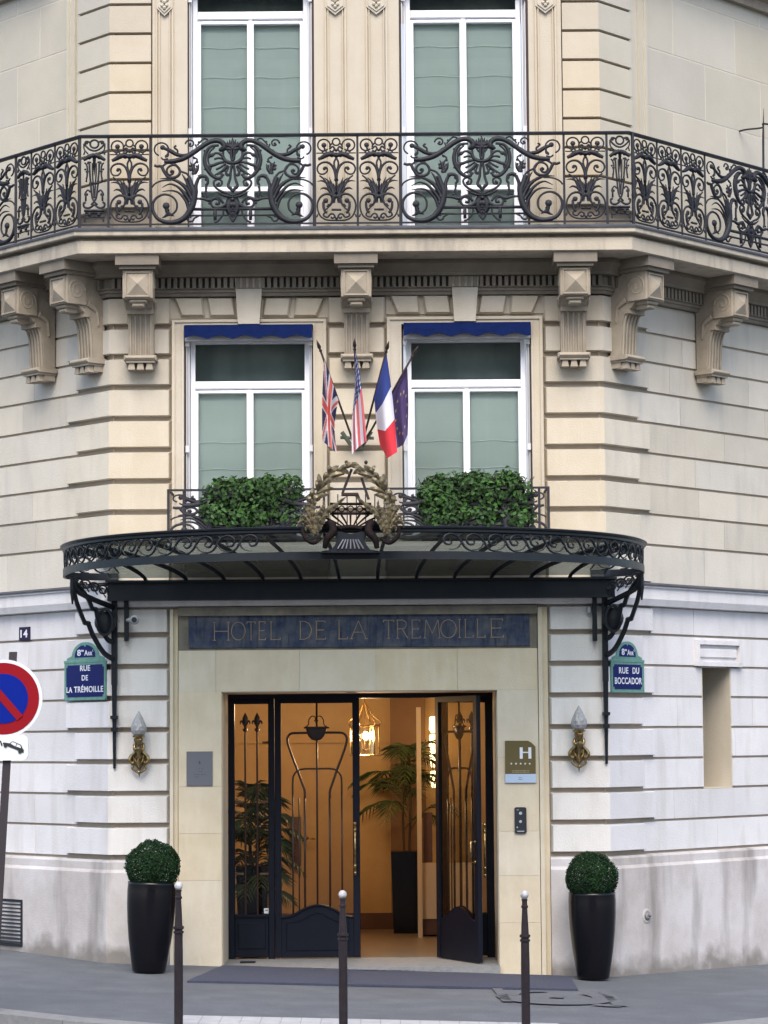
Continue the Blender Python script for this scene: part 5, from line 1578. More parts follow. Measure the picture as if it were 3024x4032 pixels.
def draw_lyre(tb, blob, lf):
    cx = 120
    tb(spir(cx, 113, 27, -90, -.5, 8, 1), .008); tb([(90, 100), (66, 96), (60, 120), (90, 150), (120, 160)], .008); blob(72, 108, .013)
    tb([(52, 110), (55, 150), (80, 180)], .006); tb([(52, 186), (60, 160)], .006)
    tb([(50, 222), (75, 205), (95, 195), (120, 188)], (.012, .018, .018)); blob(88, 205, .02); blob(120, 200, .022)
    lf([(120, 205), (120, 260), (120, 330)], (.018, .012, .002))
    tb([(88, 242), (90, 300), (96, 370), (102, 440), (112, 490), (140, 525)], .008); tb([(108, 242), (108, 300), (112, 370), (116, 440), (120, 480)], .0065)
    tb([(100, 238), (80, 235), (78, 250)], .007)
    tb([(58, 240), (72, 260), (75, 310), (68, 370)], .007); blob(74, 300, .015); blob(62, 285, .011); blob(70, 345, .01)
    tb([(88, 378), (118, 378)], .010, sm=False)
    tb([(60, 450), (78, 425), (95, 440)], .007); tb([(66, 500), (66, 440)], .008, sm=False); tb([(56, 455), (80, 455)], .010, sm=False)
    tb([(120, 522), (90, 545), (58, 540), (52, 515), (66, 508)], .009)
    tb([(55, 565), (120, 565)], .011, sm=False); tb([(62, 580), (120, 580)], .008, sm=False)
    tb([(90, 582), (90, 602)], .012, sm=False); tb([(60, 640), (62, 612), (85, 612)], .007); tb([(50, 608), (120, 608)], .006, sm=False)
PD = {'big': (485, 1555, True, draw_big), 'palm': (150, 430, True, draw_palm), 'lyre': (28, 212, True, draw_lyre)}
ZP1 = ZRT - .02; ZPB = ZS + .0
PANELS = {}
def get_panel(kind, wtarget):
    key = (kind, round(wtarget, 3))
    if key not in PANELS:
        x0, x1, sym, dr = PD[kind]
        mb = panel_mesh(x0, x1, sym, dr, ZP1 - ZS, 0)
        sc = wtarget / ((x1 - x0) * PM)
        mb.v = [(v[0] * sc, v[1], v[2]) for v in mb.v]
        me = bpy.data.meshes.new('railing_panel'); me.from_pydata(mb.v, [], mb.f); me.materials.append(M['iron']); me.polygons.foreach_set('use_smooth', [True] * len(mb.f)); me.update()
        PANELS[key] = me
    return PANELS[key]
tr = thing('balcony_railing', 'long black wrought iron balcony railing of scrollwork panels wrapping the corner on the second floor', 'railing', (0, -DR, ZS))
rail_path = [LT.xy(6.2, 0), (-AX, 0), (AX, 0), RT.xy(6.2, 0)]
rpath = offset_path(rail_path, DR)
mb = MB()
sweep(mb, rpath, [(-.02, ZRT - .03), (.02, ZRT - .03), (.026, ZRT - .012), (.014, ZRT), (-.014, ZRT), (-.026, ZRT - .012)])
build('top_rail', mb, M['iron'], tr)
mb = MB(); zbr = ZRB + (Y1c - 660) / (Y1c - Y0c) * (ZP1 - ZS)
sweep(mb, rpath, [(-.008, zbr - .008), (.008, zbr - .008), (.008, zbr + .008), (-.008, zbr + .008)]); build('bottom_rail', mb, M['iron'], tr)
def put(kind, a, b, label=None):    # a, b plan points
    a = Vector(a); b = Vector(b); L = (b - a).length
    o = bpy.data.objects.new('railing_panel', get_panel(kind, L)); col.objects.link(o); o.parent = tr
    ang = math.atan2((b - a).y, (b - a).x)
    o.location = (a.x, a.y + DR, 0); o.rotation_euler = (0, 0, ang); o['label'] = {'big': 'wide railing panel with an oval shell medallion between acanthus scrolls', 'palm': 'railing panel with a palmette spray', 'lyre': 'narrow railing panel with a lyre'}[kind]
def post(p, r=.011, h=None):
    mb = MB(); mb.box(p[0] - r, p[0] + r, p[1] - r, p[1] + r, ZRB, ZRT - .02); build('post', mb, M['iron'], tr)
fpx = [315, 427, 592, 1240, 1408, 1575, 2221, 2390, 2494]
fx_ = [FP(x, 700, -DR).x for x in fpx]
for k, kd in enumerate(['lyre', 'palm', 'big', 'palm', 'palm', 'big', 'palm', 'lyre']): put(kd, (fx_[k], -DR), (fx_[k + 1], -DR))
for x in fx_: post((x, -DR))
# side runs
cR = rpath[2]; cL = rpath[1]
s = .05
def rs(fr, s_):
    d = fr.d; base = cR if fr is RT else cL
    return (base.x + d.x * s_, base.y + d.y * s_)
runs = {RT: ['palm', 'palm', 'palm', 'big', 'palm', 'palm', 'big', 'palm', 'palm'], LT: ['palm', 'palm', 'lyre', 'big', 'lyre', 'palm', 'palm', 'big', 'palm', 'palm']}
PWID = {'palm': .406, 'big': 1.587, 'lyre': .272}
for fr in (LT, RT):
    s = .06 if fr is RT else .02
    post(rs(fr, s))
    for kd in runs[fr]:
        w = PWID[kd]; a, b = rs(fr, s), rs(fr, s + w)
        if fr is LT: put(kd, b, a)
        else: put(kd, a, b)
        s += w; 
        if kd != 'palm' or fr is LT or True: post(rs(fr, s), .009 if kd == 'palm' else .013)
# small turned stanchion at the right corner
mb = MB(); p = rs(RT, .03)
mb.lathe([(.006, 0), (.010, .1), (.008, .18), (.03, .24), (.014, .3), (.03, .36), (.012, .44), (.03, .5), (.012, .56), (.014, .62), (.004, .7)], (p[0] + .03, p[1] - .02, ZS + .06), 8); build('corner_baluster', mb, M['iron'], tr, smooth=True)
mb = MB()
for ux in (507, 1080): 
    p = FP(ux * K if False else (300 + (885 if ux == 507 else 1385) / 1.659), 892, -.3); mb.box(p.x - .06, p.x + .05, -.36, -.28, ZS + .001, ZS + .03)
for ux in (885, 1385):
    p = FP(1150 + ux / 1.659, 885, -.3); mb.box(p.x - .055, p.x + .045, -.36, -.28, ZS + .001, ZS + .03)
build('foot_plate', mb, M['iron'], tr)

# ---- railing before the first floor windows
tw = thing('window_railing', 'low black wrought iron railing across the first floor windows above the canopy', 'railing', (0, -.5, 4.1))
ZG = 4.10
mb = MB(); mb.box(XQu - .0, XQRu + .0, -.55, -.0, ZG - .12, ZG); build('window_ledge', mb, M['cream'], B)
x0, zt_ = U(361, 1058, FR, .5); x1, _ = U(1187, 1052, FR, .5)
zt_ = U(770, 1054, FR, .5)[1]
mb = MB(); mb.box(x0, x1, -.515, -.485, zt_ - .02, zt_); mb.box(x0 + .01, x0 + .03, -.49, .0, zt_ - .018, zt_ - .002); mb.box(x1 - .03, x1 - .01, -.49, .0, zt_ - .018, zt_ - .002); build('top_rail', mb, M['iron'], tw)
mb = MB(); mb.box(x0, x1, -.508, -.492, ZG + .03, ZG + .045); build('bottom_rail', mb, M['iron'], tw)
for x in (x0 + .012, U(397, 1100, FR, .5)[0], U(700, 1100, FR, .5)[0], U(840, 1100, FR, .5)[0], U(1165, 1100, FR, .5)[0], x1 - .012):
    mb = MB(); mb.box(x - .012, x + .012, -.512, -.488, ZG, zt_ - .02); build('post', mb, M['iron'], tw)
def wpan(a, b, sc=1.0):
    key = ('w', round(b - a, 3))
    mb = panel_mesh(485, 1555, True, draw_big, zt_ - .02 - ZG, 0)
    s_ = (b - a) / ((1555 - 485) * PM)
    mb.v = [(a + v[0] * s_, -.5 + v[1], ZG + v[2]) for v in mb.v]
    build('railing_panel', mb, M['iron'], tw, smooth=True)
wpan(x0 + .02, U(700, 1100, FR, .5)[0]); wpan(U(840, 1100, FR, .5)[0], x1 - .02)
mb = MB()
xa, xb_ = U(700, 1100, FR, .5)[0], U(840, 1100, FR, .5)[0]
for k in range(7):
    x = xa + (xb_ - xa) * (k + .5) / 7; mb.tube([(x, -.5, ZG + .04), (x, -.5, zt_ - .06)], .006, 5)
build('railing_panel', mb, M['iron'], tw)

# ---- hedges in window boxes
def hedge(x0, x1, z0, z1, seed, label, cut):
    rn = random.Random(seed); y = -.40
    t = thing('window_hedge', label, 'hedge', ((x0 + x1) / 2, y, ZG), group='clipped hedges on the first floor ledge')
    mb = MB(); mb.box(x0 + .05, x1 - .05, y - .10, y + .10, ZG + .002, z0 + .08); build('window_box', mb, M['pot'], t)
    mb = MB()
    for _ in range(60):
        x = rn.uniform(x0 + .08, x1 - .08); mb.tube(cr([(x, y, z0 + .06), (x + rn.uniform(-.05, .05), y + rn.uniform(-.1, .1), (z0 + z1) / 2), (x + rn.uniform(-.1, .1), y + rn.uniform(-.12, .12), z1 - .08)], 2), .004, 4)
    build('stems', mb, M['twig'], t)
    mb = MB(); W = x1 - x0; Hh = z1 - z0
    lumps = [(rn.uniform(x0 + .10, x1 - .10), rn.uniform(-.13, .1), rn.uniform(z0 + .06, z1 - .10), rn.uniform(.10, .17)) for _ in range(60)]
    lumps = [(a, b_, min(c, z1 - r_ * .9 - cut((a - x0) / W) * .0), r_) for a, b_, c, r_ in lumps]
    for (a, b_, c, r_) in lumps:
        for _ in range(150):
            th = rn.uniform(0, 6.283); ph = math.acos(rn.uniform(-1, 1)); rr = r_ * rn.uniform(.72, 1.06)
            d = Vector((math.sin(ph) * math.cos(th), math.sin(ph) * math.sin(th), math.cos(ph)))
            p = Vector((a, y + b_, c)) + d * rr
            tt = (p.x - x0) / W
            if tt < -.03 or tt > 1.03: continue
            if p.z > z1 - cut(max(0, min(1, tt))) + rn.uniform(-.02, .02): continue
            if p.z < z0 + rn.uniform(-.01, .05): continue
            nrm = (d + Vector((rn.uniform(-.7, .7), rn.uniform(-.7, .7), rn.uniform(-.2, .9)))).normalized()
            if rn.random() < .02: p = p + d * .03 + Vector((0, 0, .02))
            u = nrm.orthogonal().normalized(); v = nrm.cross(u); an = rn.uniform(0, 6.28)
            u2 = u * math.cos(an) + v * math.sin(an); v2 = nrm.cross(u2); L = rn.uniform(.020, .033)
            mb.add([p - u2 * L, p - v2 * L * .62 + u2 * L * .1 + nrm * L * .15, p + u2 * L, p + v2 * L * .62 + u2 * L * .1 + nrm * L * .15], [(0, 1, 2), (0, 2, 3)])
    build('foliage', mb, M['leaf'], t)
hx0, hz1 = U(437, 1030, FR, .33); hx1, hz0 = U(652, 1142, FR, .33)
hedge(hx0, hx1, hz0, hz1, 4, 'leafy green hedge in a box before the left first floor window', lambda t: .0 if t > .62 else (.03 if t < .5 else .045) + (.07 if t < .12 else 0) + (.0 if t < .92 else .08))
hx0, hz1 = U(898, 1017, FR, .33); hx1, hz0 = U(1152, 1140, FR, .33)
hedge(hx0, hx1, hz0, hz1, 9, 'leafy green hedge in a box before the right first floor window, the wider one', lambda t: (.035 if t < .55 else .0) + (.05 if t < .1 else 0) + (.12 * (t - .78) / .22 if t > .78 else 0))

# ---- awnings
for (ux0, ux1, yt, lab) in ((398.5, 674.5, 703, 'rolled up blue awning with a scalloped valance over the left first floor window'), (871.5, 1146, 698, 'rolled up blue awning with a scalloped valance over the right first floor window')):
    x0, z1 = U(ux0, yt, FR, .06); x1, _ = U(ux1, yt, FR, .06); zb1 = U(ux0, yt + 9.5, FR, .06)[1]; zb2 = U(ux0, yt + 30, FR, .06)[1]
    t = thing('window_awning', lab, 'awning', ((x0 + x1) / 2, -.05, z1), group='blue awnings over the first floor windows')
    mb = MB(); mb.lathe([(.026, 0), (.026, x1 - x0)], (x0, -.05, z1 - .030), 12, ax=(1, 0, 0)); mb.box(x0, x1, -.085, -.03, z1 - .012, z1); build('roller', mb, M['blue'], t)
    mb = MB(); mb.box(x0, x1, -.02, .05, zb2 - .012, z1 - .02); build('headbox', mb, M['greyp'], t)
    mb = MB(); NXv = 90; vs_ = []
    for i in range(NXv + 1):
        tt = i / NXv; x = x0 + (x1 - x0) * tt
        sc_ = (zb1 - zb2); zb = zb2 + sc_ * .03 + sc_ * .36 * abs(math.sin(math.pi * (tt * 5 + .12))) ** 1.6 
        yy = -.086 + .003 * math.sin(tt * 31)
        vs_ += [(x, yy, z1 - .010), (x, yy - .004, (z1 + zb) / 2), (x, yy - .002, zb)]
    mb.add(vs_, [(3 * i + k, 3 * i + 3 + k, 3 * i + 4 + k, 3 * i + 1 + k) for i in range(NXv) for k in (0, 1)])
    mb.tube([Vector(vs_[3 * i + 2]) for i in range(NXv + 1)], .0032, 4)
    build('valance', mb, M['blue'], t)

# ---- flags
def CF(cx, cy, y): return FP(1100 + cx / 2.458, 1300 + cy / 2.458, y)
th_ = thing('flag_holder', 'dark green metal bracket fixed to the pier and holding the four flag poles', 'bracket', tuple(CF(755, 1070, -.05)))
mb = MB()
c0 = CF(755, 1050, -.06); mb.box(c0.x - .055, c0.x + .055, -.05, .0, c0.z - .11, c0.z + .06)
mb.tube([CF(605, 985, -.12), CF(690, 1110, -.10)], .020, 8); mb.tube([CF(590, 1040, -.09), CF(915, 1045, -.09)], .016, 8); mb.tube([CF(890, 980, -.12), CF(800, 1120, -.10)], .020, 8); mb.tube([CF(770, 960, -.14), CF(765, 1130, -.06)], .020, 8)
build('bracket_arms', mb, M['fgreen'], th_)
def ujack(u, v):                   # u along the fly, v up the hoist
    x = u * 2 - 1; y = v * 2 - 1
    X_ = u * 60 - 30; Y_ = v * 30 - 15
    if abs(Y_) < 3 or abs(X_) < 3: return 2
    if abs(Y_) < 5 or abs(X_) < 5: return 1
    d1 = (Y_ * 2 - X_) / 5 ** .5; d2 = (Y_ * 2 + X_) / 5 ** .5
    def sal(d, s):
        if abs(d) < 3.0:
            if 0 < d * s < 2.0: return 2
            return 1
        return None
    for d, s in ((d1, 1 if X_ > 0 else -1), (d2, 1 if X_ < 0 else -1)):
        r = sal(d, s * (1 if True else 1))
        if r is not None: return r
    return 0
def usflag(u, v):
    if u < .42 and v > .46:
        gx = (u / .42) * 7; gy = (v - .46) / .54 * 6
        fx2, fy2 = gx - math.floor(gx) - .5, gy - math.floor(gy) - .5
        return 1 if fx2 * fx2 + fy2 * fy2 < .07 else 0
    return 2 if int((1 - v) * 13) % 2 == 0 else 1
def usfold(u, v): return usflag(u, .56 + .44 * v)
def france(u, v): return 0 if u < 1 / 3 else (1 if u < 2 / 3 else 2)
def euflag(u, v):
    for k in range(12):
        a = k * math.pi / 6; sx, sy = .52 + .30 * math.cos(a), .48 + .42 * math.sin(a)
        if ((u - sx) / .022) ** 2 + ((v - sy) / .042) ** 2 < 1: return 1
    return 0
C_ = {'uk': [(.022, .022, .085), (.62, .60, .63), (.55, .10, .085)], 'us': [(.018, .03, .15), (.62, .60, .62), (.50, .10, .12)], 'fr': [(.028, .05, .22), (.64, .64, .72), (.52, .025, .04)], 'eu': [(.075, .05, .16), (.42, .34, .15), (.5, .1, .1)]}
def cloth(kind, fn, hoist, fly, ydep, pleats, amp, parent, nu=72, nv=54, twist=0, sag=0):
    mb = MB(); vs_ = []
    ms = [mat('flag_%s_%d' % (kind, i), c, .85) for i, c in enumerate(C_[kind])]
    for i in range(nu + 1):
        u = i / nu
        for j in range(nv + 1):
            v = j / nv
            h = lerp2(hoist, v); f = lerp2(fly, v); 
            k = u ** .9
            cx = h[0] + (f[0] - h[0]) * k; cy = h[1] + (f[1] - h[1]) * u
            if callable(sag): dx, dy = sag(u, v); cx += dx; cy += dy
            yd = lerp2(ydep, v) if isinstance(ydep[0], tuple) else ydep[0] + (ydep[1] - ydep[0]) * v
            p = CF(cx, cy, yd * (1 - .15 * u) + amp * math.sin(pleats * v * 6.283 + 1.2 * math.sin(u * 3)) * min(1, u * 3))
            vs_.append(p)
    mb.add(vs_, [(i * (nv + 1) + j, (i + 1) * (nv + 1) + j, (i + 1) * (nv + 1) + j + 1, i * (nv + 1) + j + 1) for i in range(nu) for j in range(nv)])
    k = 0
    for i in range(nu):
        for j in range(nv):
            mb.m[k] = fn((i + .5) / nu, (j + .5) / nv); k += 1
    return build('flag_cloth', mb, ms, parent, smooth=True)
def lerp2(pts, v):
    t = v * (len(pts) - 1); k = min(int(t), len(pts) - 2); a, b = pts[k], pts[k + 1]
    return tuple(a[i] + (b[i] - a[i]) * (t - k) for i in range(len(a)))
def flag(label, base, tip, yt):
    t = thing('flag', label, 'flag', tuple(CF(base[0], base[1], -.12)), group='national flags over the canopy')
    p0 = CF(base[0], base[1], -.12); p1 = CF(tip[0], tip[1], yt)
    mb = MB(); mb.tube([p0, p1], .0105, 8); build('flag_pole', mb, M['cpole'], t, smooth=True)
    mb = MB(); d = (p1 - p0).normalized()
    mb.lathe([(.008, -.01), (.018, 0), (.008, .012), (.019, .045), (.014, .075), (.001, .13)], p1 - d * .09, 8, ax=d); build('pole_finial', mb, M['cpole'], t, smooth=True)
    return t, p0, p1
t, _, _ = flag('Union Jack hanging in folds from the leftmost angled pole', (715, 1080), (372, 125), -.85)
cloth('uk', ujack, [(572, 680), (505, 480), (436, 290)], [(560, 1190), (500, 1140), (418, 1075)], (-.50, -.78), 1.6, .045, t, sag=lambda u, v: (-30 * math.sin(u * 3.14) * (1 - v) - 12 * math.sin(u * 3.14) * v, 0))
t, _, _ = flag('stars and stripes flag hanging narrow and folded from the middle pole', (765, 1110), (727, 110), -.95)
cloth('us', usfold, [(735, 560), (730, 380), (728, 185)], [(702, 1205), (760, 1130), (832, 1075)], (-.70, -.90), 1.8, .03, t, sag=lambda u, v: ((-14 * math.sin(u * 3.14) * (1 - v) + (8 + 26 * math.sin(min(1, u * 1.4) * 1.57)) * v * (1 - u * .6)), 0))
t, _, _ = flag('French tricolour hanging from the third pole, blue at the top and red at the bottom', (800, 1110), (1052, 135), -.92)
cloth('fr', france, [(917, 655), (972, 445), (1036, 228)], [(972, 1110), (1045, 1240), (1140, 1180)], (-.60, -.88), 1.1, .03, t, sag=lambda u, v: (8 * math.sin(u * 3.14) * (2 * v - 1), 0))
t, _, _ = flag('violet blue flag with yellow stars hanging from the rightmost pole in front of the window', (805, 1120), (1325, 185), -.75)
cloth('eu', euflag, [(1088, 605), (1165, 480), (1238, 362)], [(1140, 1142), (1200, 1110), (1242, 1010)], (-.42, -.62), 1.3, .03, t, sag=lambda u, v: (16 * math.sin(u * 3.14) * (.2 + .3 * v) - 18 * (1 - v) * math.sin(u * 3.14) * .2, 0))

# ================================================================ signs and small fittings
def text_mesh(s, bold=0.02, font=None):
    c = bpy.data.curves.new('t', 'FONT'); c.body = s; c.size = 1; c.extrude = .01; c.offset = bold * .45; c.space_character = 1.08
    o = bpy.data.objects.new('t', c); col.objects.link(o)
    bpy.context.view_layer.update()
    dg = bpy.context.evaluated_depsgraph_get(); me = bpy.data.meshes.new_from_object(o.evaluated_get(dg))
    vs_ = [tuple(v.co) for v in me.vertices]; fs = [tuple(p.vertices) for p in me.polygons]
    bpy.data.objects.remove(o); bpy.data.meshes.remove(me); bpy.data.curves.remove(c)
    return vs_, fs
def put_text(mb, s, fr, a0, a1, z0, z1, d, bold=.02, h=.004):
    vs_, fs = text_mesh(s, bold)
    xs_ = [v[0] for v in vs_]; ys_ = [v[1] for v in vs_]
    X0, X1, Y0, Y1 = min(xs_), max(xs_), min(ys_), max(ys_)
    mb.add([fr.p(a0 + (v[0] - X0) / (X1 - X0) * (a1 - a0), d + (h if v[2] > 0 else 0), z0 + (v[1] - Y0) / (Y1 - Y0) * (z1 - z0)) for v in vs_], fs)
# street plates. Frame s grows away from the corner, so on the left text runs towards smaller s
def street_sign(fr, quad, cap, lines, label):
    d = .012
    pts = [F(x, y, fr, d) for x, y in quad]           # TL TR BR BL
    ss = [p[0] for p in pts]; sl = (ss[0] + ss[3]) / 2; sr = (ss[1] + ss[2]) / 2
    z1 = (pts[0][1] + pts[1][1]) / 2; z0 = (pts[2][1] + pts[3][1]) / 2
    sm = (sl + sr) / 2; sgn = 1 if sr > sl else -1; w = abs(sr - sl)
    o = fr.p(sm, 0, z0)
    t = thing('street_sign', label, 'sign', tuple(o), group='blue enamel street signs')
    def bx(mb, a, b, d0, d1, q0, q1, c=.004): mb.bbox(fr, min(a, b), max(a, b), d0, d1, q0, q1, c)
    mb = MB(); bx(mb, sl, sr, .0, d, z0, z1)
    zc1 = F(cap[0], cap[1], fr, d)[1]; hw = w * .40; Hc = zc1 - z1
    poly = [(sm - hw * 1.15, z1 + .001), (sm + hw * 1.15, z1 + .001), (sm + hw * 1.1, z1 + Hc * .18), (sm + hw * .82, z1 + Hc * .30)] + [(sm + hw * .80 * math.cos(R(a)), z1 + Hc * .30 + Hc * .70 * math.sin(R(a))) for a in range(10, 171, 10)] + [(sm - hw * .82, z1 + Hc * .30), (sm - hw * 1.1, z1 + Hc * .18)]
    mb.prism(poly, lambda a, b, h: fr.p(a, h, b), .0, d)
    bx(mb, sl - sgn * .008, sr + sgn * .008, d, d + .004, z1 - .012, z1 + .014, .002)
    for (q, r_) in ((z0 + .0, z0 + .016),): bx(mb, sl, sr, d, d + .004, q, r_, .002)
    bx(mb, sl, sl + sgn * .016, d, d + .004, z0, z1, .002); bx(mb, sr - sgn * .016, sr, d, d + .004, z0, z1, .002)
    build('sign_border', mb, M['enamelg'], t)
    mb = MB(); bd = .034
    c = .022
    a0, a1, q0, q1 = min(sl, sr) + bd, max(sl, sr) - bd, z0 + bd, z1 - bd
    oct_ = [(a0 + c, q0), (a1 - c, q0), (a1 - c, q0 + c), (a1, q0 + c), (a1, q1 - c), (a1 - c, q1 - c), (a1 - c, q1), (a0 + c, q1), (a0 + c, q1 - c), (a0, q1 - c), (a0, q0 + c), (a0 + c, q0 + c)]
    mb.prism(oct_, lambda a, b, h: fr.p(a, h, b), d, d + .003)
    pc = [(sm - hw * .62, z1 + Hc * .22), (sm + hw * .62, z1 + Hc * .22)] + [(sm + hw * .62 * math.cos(R(a)), z1 + Hc * .30 + Hc * .56 * math.sin(R(a))) for a in range(8, 80, 12)] + [(sm + hw * .07, z1 + Hc * .84), (sm, z1 + Hc * .72), (sm - hw * .07, z1 + Hc * .84)] + [(sm + hw * .62 * math.cos(R(a)), z1 + Hc * .30 + Hc * .56 * math.sin(R(a))) for a in range(100, 173, 12)]
    mb.prism(pc, lambda a, b, h: fr.p(a, h, b), d, d + .003)
    face = build('sign_face', mb, M['enamel'], t)
    mb = MB()
    def tx(s_, w0, w1, f0, f1, bold):
        a, b = sl + (sr - sl) * w0, sl + (sr - sl) * w1
        put_text(mb, s_, fr, a, b, z0 + (z1 - z0) * f0, z0 + (z1 - z0) * f1, d + .0035, bold, .002)
    for l in lines: tx(*l)
    hcap = lambda f: (z1 + Hc * f - z0) / (z1 - z0)
    tx('8', .32, .405, hcap(.30), hcap(.62), .045); tx('me', .415, .475, hcap(.50), hcap(.60), .05)
    tx('A', .49, .575, hcap(.30), hcap(.58), .04); tx('RR', .58, .68, hcap(.30), hcap(.49), .05); tx('t', .685, .705, hcap(.48), hcap(.60), .03)
    build('sign_lettering', mb, M['enamelw'], face)
    return t
street_sign(LT, [(253, 2606), (418, 2603), (416, 2753), (255, 2762)], (337, 2528),
            [('RUE', .39, .63, .755, .90, .04), ('DE', .43, .58, .51, .65, .04), ('LA', .06, .20, .205, .35, .045), ('TRÉMOILLE', .245, .945, .205, .40, .045)],
            'blue enamel street plate reading RUE DE LA TRÉMOILLE, left of the entrance')
street_sign(RT, [(2407, 2600), (2535, 2606), (2537, 2727), (2405, 2728)], (2468, 2525),
            [('RUE', .23, .51, .60, .80, .04), ('DU', .64, .84, .60, .80, .04), ('BOCCADOR', .10, .92, .27, .48, .045)],
            'blue enamel street plate reading RUE DU BOCCADOR, right of the entrance')
# house number 14
a0, z1 = F(75, 2470, LT, -.03); a1, z0 = F(117, 2521, LT, -.03)
t = thing('house_number', 'small dark enamel plate with the white number 14 on the left wall', 'number plate', tuple(LT.p(a0, -.03, z0)))
mb = MB(); mb.bbox(LT, min(a0, a1), max(a0, a1), -.045, -.028, z0, z1, .003); build('number_plate', mb, M['plum'], t)
mb = MB(); w = a1 - a0
put_text(mb, '14', LT, a0 + w * .16, a0 + w * .82, z0 + (z1 - z0) * .22, z0 + (z1 - z0) * .80, -.0275, .05, .002); build('number_lettering', mb, M['enamelw'], t)

# parking sign on its leaning pole
YS = -4.75
sc0 = FP(14, 2751, YS); rS = (FP(168, 2751, YS).x - sc0.x)
ptop = FP(52, 2567, YS + .03); pbot = FP(-14, 3700, YS + .03)
dirp = (pbot - ptop); base = ptop + dirp * ((ptop.z - gz(pbot.x)) / (ptop.z - pbot.z))
t = thing('no_parking_sign', 'round no parking sign above a tow plate on a leaning pole at the left edge', 'road sign', tuple(base))
mb = MB(); w = .030
def pp(z): return ptop + dirp * ((ptop.z - z) / (ptop.z - base.z)) * ((ptop.z - base.z) / dirp.length) * (dirp.length / (ptop.z - base.z))
q0, q1 = base, ptop
mb.hexa([(q0.x - w, q0.y - .02, q0.z), (q0.x + w, q0.y - .02, q0.z), (q0.x + w, q0.y + .02, q0.z), (q0.x - w, q0.y + .02, q0.z), (q1.x - w, q1.y - .02, q1.z), (q1.x + w, q1.y - .02, q1.z), (q1.x + w, q1.y + .02, q1.z), (q1.x - w, q1.y + .02, q1.z)])
build('sign_pole', mb, M['poleb'], t)
def disc(mb, r, y0, y1, n=64, r0=None):
    if r0 is None: mb.prism([(sc0.x + r * math.cos(6.28318 * k / n), sc0.z + r * math.sin(6.28318 * k / n)) for k in range(n)], lambda a, b, h: (a, h, b), y0, y1)
mb = MB(); disc(mb, rS, YS - .012, YS); mb.mi = 0
dsc = build('sign_disc', mb, M['signwhite'], t)
mb = MB(); disc(mb, rS * .915, YS - .016, YS - .012); build('red_ring', mb, M['signred'], dsc)
mb = MB(); disc(mb, rS * .635, YS - .020, YS - .016); build('blue_field', mb, M['signblue'], dsc)
mb = MB(); ra = rS * .66; tw_ = rS * .095; ca, sa = math.cos(R(-49)), math.sin(R(-49))
mb.prism([(sc0.x + a * ca - b * sa, sc0.z + a * sa + b * ca) for a, b in ((-ra, -tw_), (ra, -tw_), (ra, tw_), (-ra, tw_))], lambda a, b, h: (a, h, b), YS - .024, YS - .020); build('red_bar', mb, M['signred'], dsc)
# tow plate
def TP(cx, cy, y=YS - .02): return FP(cx / 4.023, 2500 + cy / 4.023, y)
tl_, br_ = TP(-310, 1590), TP(443, 1985)
mb = MB(); c = .045
def rrect(x0, x1, z0, z1, c, n=6):
    out = []
    for (cx, cz, a0) in ((x1 - c, z1 - c, 0), (x0 + c, z1 - c, 90), (x0 + c, z0 + c, 180), (x1 - c, z0 + c, 270)):
        for k in range(n + 1): a = R(a0 + 90 * k / n); out.append((cx + c * math.cos(a), cz + c * math.sin(a)))
    return out
mb.prism(rrect(tl_.x, br_.x, br_.z, tl_.z, c), lambda a, b, h: (a, h, b), YS - .02, YS - .002)
tpl = build('tow_plate', mb, M['signwhite'], t)
mb = MB()
car = [(45, 1715), (60, 1702), (150, 1715), (205, 1683), (335, 1742), (360, 1800), (380, 1825), (372, 1868), (350, 1860), (330, 1850), (290, 1830), (140, 1770), (110, 1755), (60, 1745)]
mb.prism([(TP(a, b).x, TP(a, b).z) for a, b in car], lambda a, b, h: (a, h, b), YS - .025, YS - .020)
for (a, b) in ((88, 1755), (318, 1850)):
    c_ = TP(a, b); mb.lathe([(TP(a + 28, b).x - c_.x, 0), (TP(a + 28, b).x - c_.x, .003)], (c_.x, YS - .0251, c_.z), 16, ax=(0, -1, 0))
hook = [(-290, 1860), (-250, 1700), (-180, 1700), (-120, 1680), (-60, 1650), (10, 1690), (30, 1752)]
mb.tube([TP(a, b, YS - .022) for a, b in hook[3:]], .006, 5)
mb.prism([(TP(a, b).x, TP(a, b).z) for a, b in ((-290, 1850), (-285, 1760), (-240, 1700), (-190, 1700), (-185, 1790), (-100, 1790), (-100, 1850))], lambda a, b, h: (a, h, b), YS - .025, YS - .020)
pic = build('tow_pictogram', mb, M['black'], tpl)
mb = MB()
mb.prism([(TP(a, b).x, TP(a, b).z) for a, b in ((168, 1722), (205, 1697), (262, 1722), (245, 1765))], lambda a, b, h: (a, h, b), YS - .0275, YS - .0255)
mb.prism([(TP(a, b).x, TP(a, b).z) for a, b in ((272, 1730), (322, 1750), (335, 1795), (258, 1768))], lambda a, b, h: (a, h, b), YS - .0275, YS - .0255)
build('pictogram_windows', mb, M['signwhite'], pic)

